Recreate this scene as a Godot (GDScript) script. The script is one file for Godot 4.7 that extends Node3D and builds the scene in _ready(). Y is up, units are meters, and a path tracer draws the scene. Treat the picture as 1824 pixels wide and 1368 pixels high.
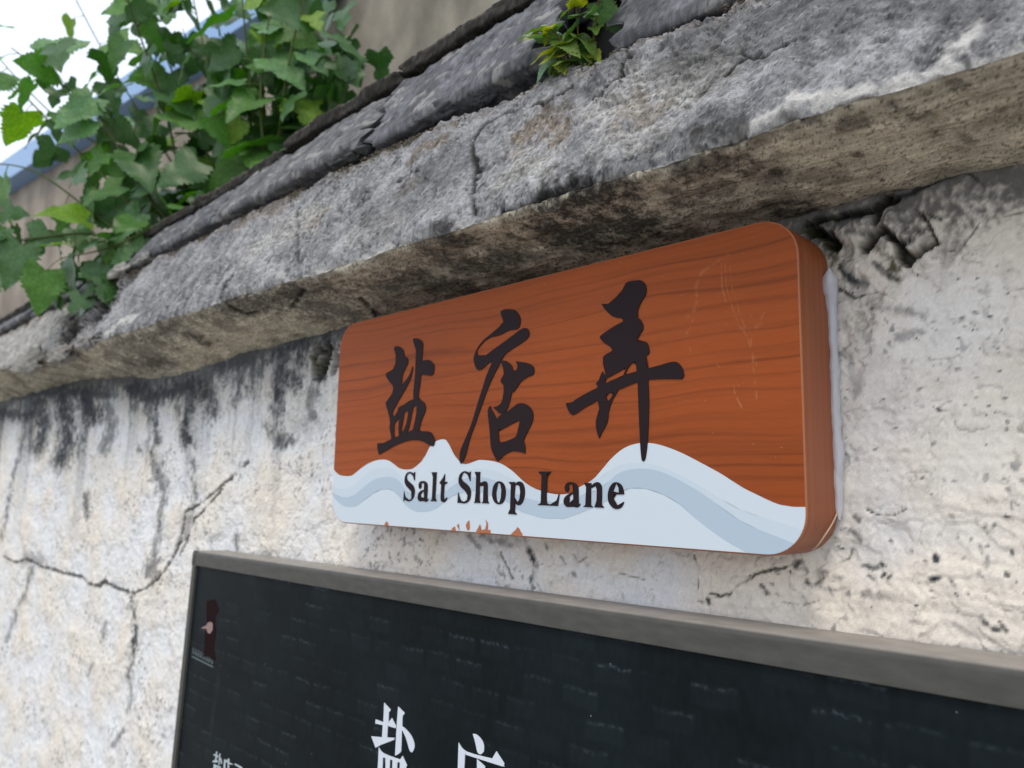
extends Node3D

# ---------------------------------------------------------------- outlines and marks, measured on the wall and the boards, in tenths of a millimetre
var wall_marks := [
	["dark",0.95,1122,351, [-16471,2688,-15618,1929,-15946,1321]],
	["dark",1,1197,374, [-14390,2920,-13728,2134,-13292,1397,-13822,980]],
	["dark",0.9,718,235, [-19175,3137,-17179,2984,-12410,2617,-10709,2421]],
	["dark",1,992,330, [-12357,2446,-11382,2003]],
	["dark",0.95,685,277, [-8933,2472,-7904,2155,-7038,2205,-5846,2218]],
	["dark",0.9,361,139, [-8033,2048,-7648,1681,-7458,1223]],
	["dark",1,469,194, [-6369,2261,-6131,1710,-5952,1178]],
	["dark",0.8,171,71, [-5952,1178,-5575,761,-5345,163]],
	["dark",0.8,419,158, [-8143,1186,-7658,1060,-7158,775]],
	["dark",0.75,389,150, [-7360,777,-6925,343]],
	["dark",1,454,235, [-2629,2578,-2408,2198,-2529,1770]],
	["dark",0.9,366,195, [-1947,2582,-1991,2243,-2204,1919]],
	["dark",0.8,179,89, [-2618,1777,-2663,1428,-2671,1080]],
	["dark",0.7,242,121, [-2923,1353,-2443,1073,-2192,1108]],
	["dark",0.6,601,294, [-4603,2513,-3556,2499]],
	["dark",0.55,981,307, [-21534,3507,-19253,3320]],
	["dark",0.85,371,116, [-17998,1620,-18201,877,-18764,-124,-18852,-1288]],
	["dark",0.8,321,102, [-11447,162,-11251,-348]],
	["dark",0.75,248,95, [-6782,451,-6856,24,-6904,-401,-7066,-937]],
	["dark",0.7,449,170, [-7043,-1041,-7192,-1263]],
	["dark",0.65,219,84, [-6726,-1223,-6952,-1450]],
	["dark",0.95,231,88, [-7952,-1817,-7661,-2263,-7645,-2577,-7837,-3027]],
	["dark",0.7,227,90, [-7837,-3027,-7821,-3338,-7575,-3603,-7743,-3893]],
	["dark",0.7,403,126, [-15391,-1826,-15598,-2429,-16481,-3117,-17344,-3984]],
	["dark",0.5,734,229, [-15917,-1646,-14556,-1616]],
	["dark",0.5,239,99, [-5696,-543,-5445,62]],
	["dark",0.6,170,60, [-9351,-2484,-9459,-2726]],
	["dark",0.6,144,51, [-9819,-3352,-10269,-3717]],
	["dark",0.6,122,49, [-7830,-4271,-8406,-4713]],
	["dark",0.7,197,89, [-3667,-383,-3706,-519]],
	["crack",3,55,22, [-3491,814,-4265,420,-5102,119,-5691,-55,-5960,-728,-6624,-1316,-7295,-1567,-7972,-1733]],
	["crack",4,110,35, [-7972,-1733,-9036,-1742,-9650,-1663,-10049,-1796,-10653,-1807,-11279,-1717,-12428,-1742,-13454,-1736,-14770,-1747,-15911,-1660,-17032,-1836,-18484,-1787]],
	["crack",3,39,19, [-3449,2021,-3319,1919,-3459,1818]],
	["crack",3,47,20, [-4257,373,-5391,-232,-5835,-849]],
	["pit",22,245,136, [-1296,2377,-1356,2219,-1421,2102]],
	["pit",10,147,83, [-1015,2223,-1058,2066]],
	["pit",8,291,127, [-5325,2175,-5395,2027]],
	["pit",4,136,69, [-2454,1159,-2287,1196]],
	["dark",0.9,277,152, [-1225,2410,-1412,2018]],
	["dark",0.95,54,39, [2783,-70,2847,-196,2925,-340,2853,-463]],
	["dark",0.8,102,70, [2169,-83,2404,-115,2659,-78]],
	["dark",0.6,72,48, [1925,-73,2035,-183]],
	["dark",0.6,73,45, [1025,-372,1109,-415]],
	["dark",0.7,38,28, [3053,-97,3083,-159]],
	["dark",0.6,29,22, [3255,-210,3312,-267]],
	["dark",0.7,35,26, [3422,-350,3436,-369]],
	["crack",2,13,9, [2408,-226,2509,-374,2576,-478]],
	["crack",1.5,8,6, [3420,-177,3502,-242,3581,-186]],
	["crack",2,9,7, [4385,-165,4452,-187,4517,-200]],
	["crack",2,8,7, [4753,-83,4793,-204,4780,-364]],
	["crack",2,9,7, [3963,-303,4107,-328,4224,-336]],
	["crack",3,10,9, [4915,-385,5003,-394,5090,-375,5159,-307,5261,-230,5377,-168,5520,-134,5660,-86]],
	["crack",2,7,6, [4766,-93,4801,-193,4780,-337]],
	["crack",1.5,5,5, [5450,-394,5574,-388,5695,-388,5813,-340]],
	["crack",2,5,5, [6175,342,6253,303,6370,301,6448,350]],
	["crack",2,6,6, [5966,-55,6037,-22,6054,48]],
	["dark",1,23,24, [6144,-62,6171,-66]],
	["dark",1,23,23, [6261,-39,6296,-49]],
	["dark",0.8,19,20, [6203,-77,6237,-67]],
	["dark",1,23,23, [6266,-127,6293,-102]],
	["dark",0.9,22,23, [6318,-127,6331,-112]],
	["dark",0.8,12,12, [6171,-127,6207,-150]],
	["dark",1,21,22, [6623,44,6628,15]],
	["dark",1,28,30, [6607,-113,6638,-98]],
	["dark",1,14,15, [6484,-297,6502,-298]],
	["dark",1,13,15, [6740,-188,6744,-200]],
	["dark",0.9,10,11, [6808,-181,6810,-193]],
	["dark",0.9,19,21, [7036,-44,7044,-49]],
	["dark",0.9,12,14, [7084,-77,7090,-86]],
	["dark",0.8,15,18, [7066,108,7070,91]],
	["dark",0.8,18,19, [6462,68,6471,62]],
	["dark",0.8,19,19, [6330,132,6342,120]],
	["dark",0.7,32,32, [6060,186,6100,160,6125,120]],
	["dark",0.7,24,24, [6105,284,6124,264]],
	["dark",0.7,20,20, [6004,190,6032,198]],
	["dark",0.6,34,35, [6254,-258,6293,-241,6344,-248]],
	["dark",0.5,31,31, [6149,-256,6176,-246]],
	["dark",0.8,19,21, [6894,-352,6909,-374]],
	["dark",0.8,16,18, [6935,-389,6972,-390]],
	["dark",0.9,19,21, [7000,-362,7010,-385]],
	["dark",0.8,23,22, [5366,-279,5381,-292]],
	["dark",0.8,23,22, [5400,-315,5412,-333]],
	["dark",0.9,26,23, [4884,-435,4892,-457]],
	["dark",0.9,37,32, [4788,-461,4824,-465]],
	["dark",0.9,38,37, [5730,-215,5781,-231,5811,-215]],
	["dark",1,44,42, [5668,-78,5645,-95]],
	["dark",0.6,26,25, [5719,-117,5733,-130]],
	["dark",0.6,33,33, [5864,-126,5893,-130]],
	["pit",4,38,37, [5792,-139,5819,-179]],
	["dark",0.9,59,64, [6007,2525,6136,2516,6262,2530]],
	["pit",26,52,55, [5895,2482,6003,2412,6043,2335]],
	["pit",16,28,31, [6469,2664,6395,2534,6350,2448]],
	["pit",22,46,51, [6273,2280,6388,2387,6490,2276,6524,2167,6561,2117]],
	["pit",14,29,33, [6498,2159,6626,2146,6742,2213]],
	["crack",6,9,11, [6630,2482,6701,2371,6743,2234]],
	["crack",3,7,8, [6972,2666,7047,2561,7077,2484,7087,2454]],
	["crack",2,5,6, [7265,2300,7134,2293,7069,2336,6971,2237,6870,2122,6811,2135]],
	["crack",2,5,6, [6630,2482,6703,2428,6787,2364]],
	["dark",0.9,44,47, [5953,2630,5919,2529,5973,2360]],
	["dark",0.95,49,53, [6079,2150,6158,2046,6238,1989]],
	["dark",0.8,31,34, [6326,2144,6438,2016]],
	["dark",0.6,56,60, [6113,1967,6233,1860,6354,1883]],
	["dark",0.5,64,77, [6592,2811,6813,2787,7186,2714]],
	["dark",0.5,44,49, [6311,1826,6612,1717]],
	["dark",0.45,36,40, [6455,1575,6606,1596]],
	["grey",0.8,159,185, [6491,2323,6781,2175,7070,2428]],
	["grey",0.7,150,170, [6259,2464,6567,2306]],
	["grey",0.6,120,128, [6164,2177,6222,1606]],
	["grey",0.6,642,334, [-1551,1865,-1805,1302]],
	["pit",14,24,27, [5831,2576,6095,2558,6344,2540,6504,2585]],
	["dark",1,36,40, [5830,2567,6095,2558,6344,2553,6658,2621]],
	["crack",6,10,13, [6345,2566,6658,2629,6879,2676,7088,2724,7298,2758]],
	["dark",0.8,21,25, [6658,2621,6950,2692,7298,2750]],
	["raise",5,107,116, [6088,2371,6213,2364,6279,2459]],
	["raise",5,87,100, [6542,2185,6649,2079,6639,2247]],
	["raise",4,69,78, [6384,2543,6498,2471]],
	["dark",0.55,110,118, [5998,2278,6088,2371,6210,2277]],
	["moss",0.9,61,65, [5830,2544,5959,2399,6038,2202]],
	["moss",0.9,46,51, [6351,2268,6443,2121,6475,1988]],
	["moss",0.8,122,67, [-1595,2286,-1335,2011]],
	["crack",4,8,9, [5989,2055,6153,1917,6316,1932,6468,1843]],
	["dark",0.5,57,60, [6065,1800,6133,1446,6163,1190]],
	["dark",0.9,319,177, [-1165,2567,-1631,2628,-2110,2559]],
	["dark",0.9,904,283, [-21125,2639,-18189,2383,-16345,2360]],
	["dark",0.7,283,135, [-4271,2479,-3689,2041,-4059,1784]],
	["dark",0.8,318,141, [-4976,2046,-4793,1635]],
	["dark",0.6,518,162, [-16784,1982,-16828,1342]],
	["dark",0.7,596,206, [-10654,2222,-10130,1680,-10557,1188]],
	["dark",0.6,188,100, [-1551,1865,-1585,1456]],
]
var face_marks := [
	["lime",1,48,495, [7546,9900,7325,10169,7155,10348,6915,10366]],
	["lime",1,52,568, [7325,11950,7260,11298,7179,10845]],
	["lime",0.9,49,439, [6979,10174,6789,10299,6512,10637,6265,11005]],
	["lime",0.8,44,354, [6330,10677,6099,10659,5902,10425]],
	["lime",0.6,46,311, [5274,10841,5202,10800]],
	["lime",0.8,120,410, [1821,10442,1329,10156,771,10039,142,10048]],
	["lime",0.8,313,647, [-5916,11759,-7185,10860]],
	["lime",0.5,107,333, [-542,10991,-260,10000]],
	["pale",0.55,702,2375, [-1652,14301,-1442,15101,-895,15661,-302,15558]],
	["pale",0.5,265,1436, [3473,12268,3602,13583,4051,11952]],
	["pale",0.6,220,1528, [4386,15026,4918,14869,5407,14324]],
	["pale",0.4,232,1465, [5184,12413,4632,12598]],
	["ochre",0.75,264,1537, [3533,15732,3709,16374,4019,14686]],
	["ochre",0.5,147,1030, [4812,14761,5075,13740,4744,13808]],
	["ochre",0.6,156,713, [1650,17430,1818,17816,2099,17975]],
	["ochre",0.5,179,644, [-263,15252,-5,15360]],
	["ochre",0.5,250,841, [-2911,18921,-2015,19020,-1528,17960]],
	["ochre",0.35,178,775, [1685,14887,1875,15018]],
	["dark",0.5,393,2564, [3853,17493,4240,17779,4482,17963]],
	["dark",0.4,769,3240, [2105,14636,1785,13855,1450,13055]],
	["dark",0.5,299,2557, [5114,16619,5867,15868,6498,14851]],
	["dark",0.5,193,1761, [5249,18563,6039,17501,6844,15300]],
	["dark",0.6,40,337, [5659,14697,5736,15205,5825,15305,5900,15320]],
	["dark",0.5,172,1179, [4771,9861,5232,11272,5558,11519]],
	["crack",4,27,135, [2798,17690,2738,16971,2756,16107,2882,14891,2927,13701,3007,12481,3158,10740]],
	["crack",3,21,120, [2759,17350,2907,17968,3111,18200,3375,17859,3631,17436,3847,17493,3936,18242]],
	["crack",5,21,146, [4328,16176,4509,16333,4599,16863,4628,18172]],
	["crack",4,19,131, [4628,18172,4541,19529,4552,20310]],
	["crack",4,13,105, [5646,14612,5723,15120,5808,15356,5914,15336]],
	["pit",4,18,176, [6743,12919,6812,12907]],
	["crack",4,40,172, [1437,16083,1675,16121,1896,15831]],
	["crack",3,62,174, [-2181,12634,-2351,11975,-2266,10648]],
	["crack",2.5,39,130, [-969,17709,-541,14297,34,9813]],
	["raise",5,187,1276, [4350,18109,4586,17082,4562,16352]],
	["raise",4,176,1409, [5129,18937,5381,17760,5371,16638]],
	["pit",30,737,1550, [-9365,21971,-8753,17305,-8511,14263,-8941,14333]],
	["pit",40,721,1360, [-10042,13002,-9998,12318]],
	["pit",20,649,1327, [-9828,17108,-10484,16736]],
	["pit",22,380,756, [-8322,10520,-7767,10431]],
	["dark",0.9,1200,2423, [-9774,22503,-8902,16822,-10783,16675,-9921,12584]],
	["pale",0.5,243,1785, [4731,16501,5166,15341,5577,14930]],
	["pale",0.35,384,1556, [1098,12236,1745,12206]],
	["lime",0.8,24,203, [6589,10273,6412,10304]],
	["dark",0.5,141,1464, [6301,15173,6859,14251,7418,12497]],
	["crack",3,10,83, [5582,16196,5890,15080,6189,14844]],
	["pit",10,403,952, [-7809,20039,-7826,18052]],
]
var soffit_marks := [
	["dark",0.95,321,2644, [4144,9554,4437,8975,4706,8765]],
	["dark",0.95,377,3270, [3795,6481,3957,5107,4315,5473,4611,4945]],
	["dark",0.85,224,1394, [2747,10092,2725,8635,2888,8429]],
	["dark",0.8,327,2200, [2332,8035,2335,5488,2691,4670,3054,5036]],
	["dark",0.7,433,2583, [987,5783,1546,5898,1659,3656,1992,2089]],
	["dark",0.8,97,701, [3377,7359,3423,6808]],
	["dark",0.7,88,890, [5051,6339,5087,5552]],
	["dark",0.8,137,1405, [5496,11380,5664,10590,5875,10458]],
	["dark",0.8,174,1835, [5388,9081,5606,8801,5729,7749]],
	["dark",0.6,140,1453, [5143,7115,5296,6435,5489,6356]],
	["dark",0.7,47,576, [6207,10506,6297,9860,6423,9430]],
	["dark",0.7,21,278, [6576,10023,6600,9806]],
	["dark",0.8,57,694, [5886,6289,5925,5981]],
	["dark",0.8,35,495, [6463,5855,6504,5654]],
	["dark",0.7,29,396, [6333,5582,6334,5346]],
	["dark",0.6,71,1055, [6850,9359,6901,7980,6939,7590]],
	["dark",0.6,39,622, [7147,9220,7222,8822]],
	["dark",0.7,22,337, [7267,10708,7276,9862]],
	["dark",0.5,33,527, [6930,5656,6964,5379]],
	["dark",0.5,39,656, [7072,4721,7101,3949]],
	["dark",0.5,28,489, [7312,6394,7341,6054]],
	["dark",0.6,49,679, [6503,8628,6661,8433]],
	["dark",0.7,73,923, [5628,2738,5803,2504,5923,1951]],
	["dark",0.8,117,1535, [5686,1617,5822,711,5895,84]],
	["dark",0.7,622,2586, [-2230,8957,-1440,8178,-581,8076,122,7672]],
	["dark",0.7,599,2803, [-515,5864,-277,4187,-211,2406]],
	["dark",0.6,929,2482, [-6413,7018,-6563,4042,-7669,3455]],
	["dark",0.8,269,878, [-4238,6548,-4275,4373]],
	["dark",0.6,543,1467, [-6772,8510,-5295,8453,-4254,8768]],
	["crack",3,56,221, [-237,8162,-618,7161,-1175,5955,-1406,6781,-1752,6908,-2106,7342,-2096,9707]],
	["crack",3,44,224, [403,4896,279,3191,151,1416]],
	["crack",6,30,234, [3553,10266,3794,9819,3975,10245,4230,10313,4397,10540,4540,10386]],
	["lite",0.6,329,2269, [3136,9753,3376,8475,3580,6952]],
	["lite",0.5,282,1701, [2055,8996,2519,8588]],
	["lite",0.5,871,3030, [-5368,2119,-3958,2534,-2563,3608]],
	["lite",0.35,208,3249, [6214,7070,6524,5554,6859,4973,7333,6463]],
	["crack",1.5,5,70, [6170,8607,6352,8139,6517,7947,6691,8083]],
	["crack",1.5,6,82, [6043,4053,6274,4447,6453,4059,6634,3872]],
	["crack",1.5,4,72, [6673,6124,6893,5847,7102,5582,7310,5657]],
	["crack",1.5,4,66, [7070,7665,7263,7378,7459,7552]],
]
var sign_characters := [
	["salt", [[1167,2023,1181,2049,1222,2055,1289,2033,1342,1999,1362,1963,1376,1906,1408,1903,1439,1874,1445,1840,1424,1799,1387,1763,1360,1716,1343,1669,1330,1593,1338,1588,1396,1621,1452,1665,1493,1710,1515,1750,1526,1786,1534,1760,1528,1707,1507,1654,1475,1608,1430,1552,1365,1484,1309,1427,1262,1376,1215,1322,1189,1286,1194,1258,1221,1232,1250,1258,1297,1304,1295,1329,1319,1346,1364,1346,1431,1375,1498,1400,1570,1410,1576,1425,1564,1473,1567,1509,1574,1576,1580,1665,1587,1755,1587,1846,1586,1937,1578,1986,1541,2043,1524,2085,1528,2103,1572,2103,1630,2086,1685,2052,1706,2007,1702,1960,1698,1906,1697,1828,1730,1833,1786,1833,1842,1820,1885,1790,1915,1752,1919,1710,1906,1665,1870,1650,1814,1657,1739,1673,1692,1682,1686,1656,1679,1567,1665,1496,1655,1413,1708,1391,1757,1361,1786,1327,1793,1286,1777,1240,1739,1184,1714,1132,1686,1046,1737,1047,1821,1045,1880,1035,1923,1008,1956,966,1972,926,1960,887,1934,879,1874,895,1809,923,1743,945,1659,955,1564,958,1458,948,1342,925,1204,890,1094,856,978,813,957,816,937,860,921,909,923,942,995,938,1067,948,1188,981,1180,1024,1155,1086,1145,1129,1153,1159,1134,1234,1098,1310,1068,1362,1051,1403,1069,1424,1134,1463,1172,1506,1189,1551,1180,1609,1154,1614,1094,1660,1044,1709,1026,1742,1040,1759,1082,1762,1143,1778,1197,1813,1211,1868,1208,1955], [1253,994,1239,1052,1238,1131,1265,1184,1318,1218,1317,1152,1316,1091,1325,1031,1331,1011], [1379,1040,1371,1083,1395,1172,1406,1237,1418,1279,1480,1293,1479,1239,1464,1168,1438,1110,1416,1075], [1482,1033,1507,1095,1532,1165,1555,1259,1571,1317,1581,1333,1635,1331,1635,1272,1617,1184,1585,1080,1576,1068,1529,1061]]],
	["shop", [[2930,2198,2981,2212,3055,2205,3120,2189,3166,2155,3198,2117,3213,2076,3212,2030,3192,1997,3152,1985,3089,1992,3034,1986,2960,1966,2895,1955,2809,1956,2752,1943,2694,1920,2646,1888,2608,1855,2597,1836,2605,1797,2630,1786,2719,1776,2776,1795,2889,1842,3018,1892,3127,1937,3198,1970,3251,1983,3295,1980,3326,1953,3338,1919,3323,1886,3280,1859,3184,1823,3085,1789,3013,1758,2986,1731,2950,1686,2896,1615,2824,1515,2770,1427,2716,1318,2652,1196,2598,1079,2534,955,2498,856,2462,757,2414,694,2394,691,2377,725,2379,792,2397,845,2454,938,2520,1042,2584,1173,2638,1317,2692,1433,2746,1562,2791,1632,2841,1721,2780,1694,2713,1657,2665,1638,2631,1636,2595,1655,2564,1710,2551,1766,2560,1799,2581,1834,2598,1860,2642,1902,2709,1948,2808,1990,2893,2029,2966,2072,2980,2097,2969,2132,2945,2169]], "b", [[2959,1688,2987,1697,3043,1679,3089,1648,3117,1613,3127,1576,3163,1579,3200,1601,3184,1638,3161,1672,3223,1657,3294,1643,3355,1621,3399,1588,3411,1552,3400,1518,3358,1506,3306,1499,3254,1475,3202,1432,3146,1374,3117,1370,3107,1329,3082,1260,3056,1211,3021,1181,2966,1172,2929,1186,2890,1221,2861,1242,2908,1245,2954,1256,2981,1287,2994,1325,3004,1389,3004,1437,2989,1461,2959,1484,2960,1516,2992,1520,3002,1579,2989,1622,2965,1661]], "c", [[2804,1253,2825,1251,2834,1215,2863,1190,2903,1126,2912,1122,2966,1158,3057,1188,3128,1219,3189,1250,3251,1255,3312,1239,3364,1204,3399,1158,3405,1102,3385,1048,3344,988,3302,927,3290,884,3309,834,3310,773,3245,790,3157,799,3095,790,3024,760,2971,726,2936,704,2887,762,2847,827,2831,892,2818,997,2800,1095,2783,1188,2791,1234], [2939,1011,3007,1024,3088,1049,3167,1080,3224,1090,3229,1080,3209,1006,3184,941,3119,915,3038,896,2955,889,2947,959]]],
	["lane", [[4210,2074,4256,2056,4302,2064,4370,2103,4423,2137,4460,2186,4475,2211,4519,2219,4591,2214,4634,2205,4670,2173,4687,2127,4682,2074,4655,2040,4619,1994,4601,1949,4594,1893,4625,1867,4650,1828,4655,1791,4646,1769,4611,1738,4589,1687,4625,1681,4667,1677,4695,1656,4708,1619,4716,1583,4704,1561,4682,1554,4683,1550,4687,1508,4693,1446,4752,1450,4855,1467,4925,1476,4971,1471,5002,1448,5031,1405,5043,1352,5023,1326,4931,1337,4815,1347,4701,1351,4704,1281,4708,1158,4703,1023,4696,889,4687,789,4670,703,4650,682,4634,697,4622,791,4611,994,4603,1165,4596,1341,4512,1324,4397,1293,4384,1272,4331,1205,4305,1150,4292,1101,4283,1031,4257,983,4221,935,4195,885,4177,916,4158,980,4155,1038,4171,1073,4191,1107,4191,1164,4173,1216,4116,1198,4024,1161,3911,1109,3877,1111,3838,1150,3808,1215,3862,1213,3929,1244,4041,1287,4170,1328,4175,1360,4152,1363,4179,1378,4206,1437,4224,1464,4246,1440,4264,1425,4255,1464,4233,1528,4231,1579,4238,1598,4273,1616,4322,1622,4337,1639,4333,1658,4265,1703,4219,1740,4194,1772,4211,1790,4280,1822,4363,1853,4448,1878,4451,1902,4408,1916,4348,1933,4295,1972,4249,2019], [4249,1397,4313,1416,4401,1447,4474,1478,4474,1457,4453,1421,4431,1398,4349,1384,4260,1358], [4468,1409,4487,1452,4512,1485,4546,1513,4580,1516,4586,1432,4538,1420], [4265,1259,4305,1274,4344,1282,4331,1247,4305,1214,4283,1195,4271,1216]]],
]
var sign_letters := [
	["S", [[1460,287,1461,364,1468,400,1479,368,1496,336,1518,315,1548,304,1577,306,1602,324,1610,353,1604,384,1582,405,1534,433,1490,465,1470,501,1468,537,1481,573,1511,600,1555,609,1593,603,1620,592,1640,607,1651,608,1649,516,1639,516,1623,551,1595,584,1559,596,1527,589,1508,566,1508,537,1529,512,1577,487,1619,463,1647,431,1657,392,1652,353,1628,318,1589,294,1549,288,1510,296,1486,306,1474,300,1466,286]]],
	["a", [[1720,453,1719,474,1735,499,1765,509,1805,511,1845,499,1868,479,1875,447,1876,392,1873,330,1880,318,1896,323,1891,306,1873,292,1851,289,1831,298,1821,315,1797,299,1767,293,1732,299,1714,319,1709,344,1717,372,1744,397,1782,412,1827,423,1824,461,1818,482,1794,496,1772,495,1761,485,1771,467,1769,446,1759,431,1742,426,1727,435], [1816,409,1823,336,1801,325,1782,324,1769,342,1767,362,1778,387]]],
	["l", [[1933,604,2018,604,2016,531,2013,428,2011,322,2030,306,2031,299,1930,300,1933,307,1954,321,1955,393,1958,497,1957,576,1950,590,1934,595]]],
	["t", [[2150,584,2155,579,2155,504,2193,505,2194,489,2152,489,2151,430,2151,335,2160,324,2173,326,2188,344,2204,343,2194,319,2169,299,2143,293,2111,301,2097,321,2095,361,2097,429,2099,489,2072,489,2074,499,2100,521,2130,555]]],
	["S", [[2365,291,2367,360,2372,401,2383,369,2401,334,2429,311,2468,304,2500,317,2516,345,2512,380,2490,405,2437,435,2396,465,2373,499,2371,539,2387,578,2423,604,2465,613,2502,606,2528,595,2547,608,2555,610,2555,513,2544,513,2527,552,2496,587,2463,599,2433,591,2414,565,2419,534,2443,511,2497,485,2537,457,2561,423,2564,381,2555,338,2524,305,2476,290,2433,291,2399,304,2383,304,2373,291]]],
	["h", [[2616,606,2695,605,2695,544,2695,484,2723,503,2760,513,2791,506,2806,485,2810,452,2811,368,2813,316,2829,306,2828,297,2727,298,2730,306,2751,317,2751,409,2751,459,2739,476,2721,478,2696,463,2695,387,2692,319,2708,305,2708,299,2611,298,2612,305,2632,316,2635,407,2636,535,2638,582,2616,595]]],
	["o", [[2964,514,3009,503,3043,474,3060,430,3061,381,3047,336,3015,304,2971,293,2926,302,2892,332,2874,373,2874,419,2887,465,2920,500], [2968,501,2989,482,2999,437,2998,375,2991,326,2968,305,2943,323,2932,370,2934,428,2942,474,2953,494]]],
	["p", [[3103,508,3184,507,3185,488,3213,508,3247,512,3281,499,3304,469,3315,425,3312,377,3296,329,3269,300,3235,291,3207,299,3183,316,3182,254,3189,226,3215,211,3212,203,3097,207,3100,213,3123,224,3125,333,3128,435,3128,483,3103,499], [3185,464,3208,484,3230,484,3248,460,3254,416,3250,368,3237,328,3218,319,3194,331,3183,351,3182,407]]],
	["L", [[3488,605,3635,604,3635,597,3604,588,3595,574,3592,487,3591,331,3600,317,3627,309,3658,313,3685,324,3711,347,3734,400,3746,400,3729,297,3484,299,3483,304,3511,314,3520,333,3521,420,3524,554,3522,581,3512,589,3488,595]]],
	["a", [[3806,450,3805,469,3822,496,3852,509,3891,509,3929,496,3955,474,3966,445,3966,394,3965,330,3973,321,3988,325,3984,309,3965,294,3940,290,3919,297,3908,313,3881,298,3842,291,3816,301,3796,323,3794,352,3809,378,3837,398,3875,415,3909,425,3909,458,3906,483,3891,496,3870,498,3848,489,3846,476,3857,460,3853,441,3840,426,3825,424,3812,434], [3907,412,3906,339,3889,325,3872,325,3857,341,3854,363,3867,386]]],
	["n", [[4030,504,4109,504,4107,475,4132,500,4168,512,4197,506,4216,487,4225,462,4227,407,4224,324,4231,312,4245,303,4243,296,4144,298,4146,305,4162,317,4167,378,4168,445,4161,473,4147,481,4129,478,4107,458,4107,405,4105,321,4112,310,4126,302,4124,296,4023,298,4024,305,4043,314,4048,348,4051,432,4051,480,4045,491,4030,497]]],
	["e", [[4374,512,4405,506,4432,486,4449,454,4456,412,4345,410,4349,376,4361,344,4378,327,4398,320,4422,328,4446,351,4456,349,4439,316,4412,297,4378,289,4344,297,4313,321,4292,353,4286,389,4290,430,4306,469,4333,499,4354,510], [4345,425,4347,463,4357,488,4376,499,4393,486,4402,453,4402,426]]],
]
var wavetop: Array = [[-58,716,18,640,111,587,228,566,396,566,486,597,590,647,728,702,882,740,1034,751,1151,736,1252,696,1351,652,1463,634,1587,641,1676,678,1762,732,1832,805,1887,878,1971,926,2070,948,2141,939,2199,888,2272,796,2343,733,2412,688,2491,683,2594,707,2695,723,2928,697,3117,623,3320,496,3513,428,3734,399,3910,421,3951,457,4111,527,4216,615,4318,709,4436,787,4550,824,4678,832,4817,810,4995,749,5165,671,5354,577,5509,486,5657,419,5777,370,5882,351,5996,352]][0]
var bandtop: Array = [[-47,396,116,325,251,304,400,309,525,352,662,425,814,496,965,541,1115,554,1262,545,1361,509,1443,452,1525,387,1666,334,1801,323,1945,339,2084,387,2221,424,2314,478,2445,531,2574,553,2770,547,2963,502,3095,439,3223,383,3364,355,3536,328,3700,332,3767,313,3951,387,4130,431,4268,500,4386,581,4517,618,4661,623,4815,599,4992,530,5161,446,5296,364,5452,263,5602,195,5758,147,5986,73]][0]
var bandbottom: Array = [[-45,375,122,262,260,209,392,197,537,211,657,264,793,327,959,394,1092,415,1223,412,1322,375,1422,301,1535,229,1675,187,1808,184,1952,204,2091,262,2225,336,2319,373,2451,396,2554,411,2707,405,3098,311,3226,245,3402,207,3572,183,3783,191,3768,180,3953,235,4130,296,4268,353,4386,422,4517,463,4675,462,4843,416,4989,345,5102,263,5239,172,5370,97,5498,36,5669,-31]][0]
var peel_patches := [
	["p", [[2279,14,2293,38,2335,54,2347,13,2316,5]]],
	["p", [[2359,68,2395,84,2399,47,2409,13,2378,42]]],
	["p", [[2496,75,2529,117,2550,120,2560,46,2540,22,2515,33]]],
	["p", [[2647,18,2675,47,2692,38,2694,79,2707,90,2725,62,2718,34,2762,36,2788,56,2799,101,2778,145,2808,119,2822,102,2821,45,2860,42,2861,13,2783,12,2703,8,2656,5]]],
	["p", [[3133,14,3187,50,3222,90,3253,70,3260,49,3290,29,3285,6,3212,8]]],
	["p", [[1117,10,1147,51,1173,54,1201,27,1194,10]]],
]
var board_characters := [
	["salt", [[5209,-1310,5325,-1355,5324,-1372,5300,-1387,5305,-1496,5359,-1435,5439,-1497,5438,-1517,5425,-1522,5297,-1526,5298,-1643,5423,-1619,5423,-1639,5246,-1718,5191,-1743,5105,-1790,5013,-1692,5208,-1662,5209,-1537,5073,-1550,5073,-1507,5216,-1507]], "b", [[5458,-1301,5569,-1340,5567,-1356,5542,-1380,5545,-1479,5615,-1496,5700,-1536,5752,-1587,5766,-1638,5741,-1685,5722,-1694,5687,-1678,5655,-1624,5594,-1551,5543,-1511,5550,-1694,5543,-1734,5472,-1781,5452,-1783,5455,-1747,5452,-1518,5455,-1382]], "c", [[5162,-1773,5256,-1812,5544,-1805,5580,-1761,5662,-1835,5642,-1882,5640,-2020,5747,-2023,5724,-2067,5087,-2121,5082,-2082,5155,-2072,5166,-1980], [5244,-1855,5296,-1847,5309,-2057,5255,-2063], [5371,-1845,5416,-1842,5423,-2048,5375,-2053], [5499,-1839,5543,-1836,5549,-2036,5499,-2041]]],
	["shop", [[6632,-1321,6685,-1317,6754,-1345,6789,-1386,6793,-1441,6762,-1471,6735,-1477,6704,-1462,6680,-1403,6655,-1359]], "b", [[6437,-1442,6551,-1497,6908,-1477,6960,-1402,7066,-1481,7062,-1503,7021,-1512,6535,-1527,6533,-1650,6531,-1793,6479,-1948,6406,-2053,6382,-2045,6440,-1888,6442,-1673]], "c", [[6705,-1529,6820,-1567,6813,-1597,6806,-1654,6924,-1645,6926,-1679,6808,-1688,6809,-1791,6717,-1802,6710,-1608]]],
]
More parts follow.
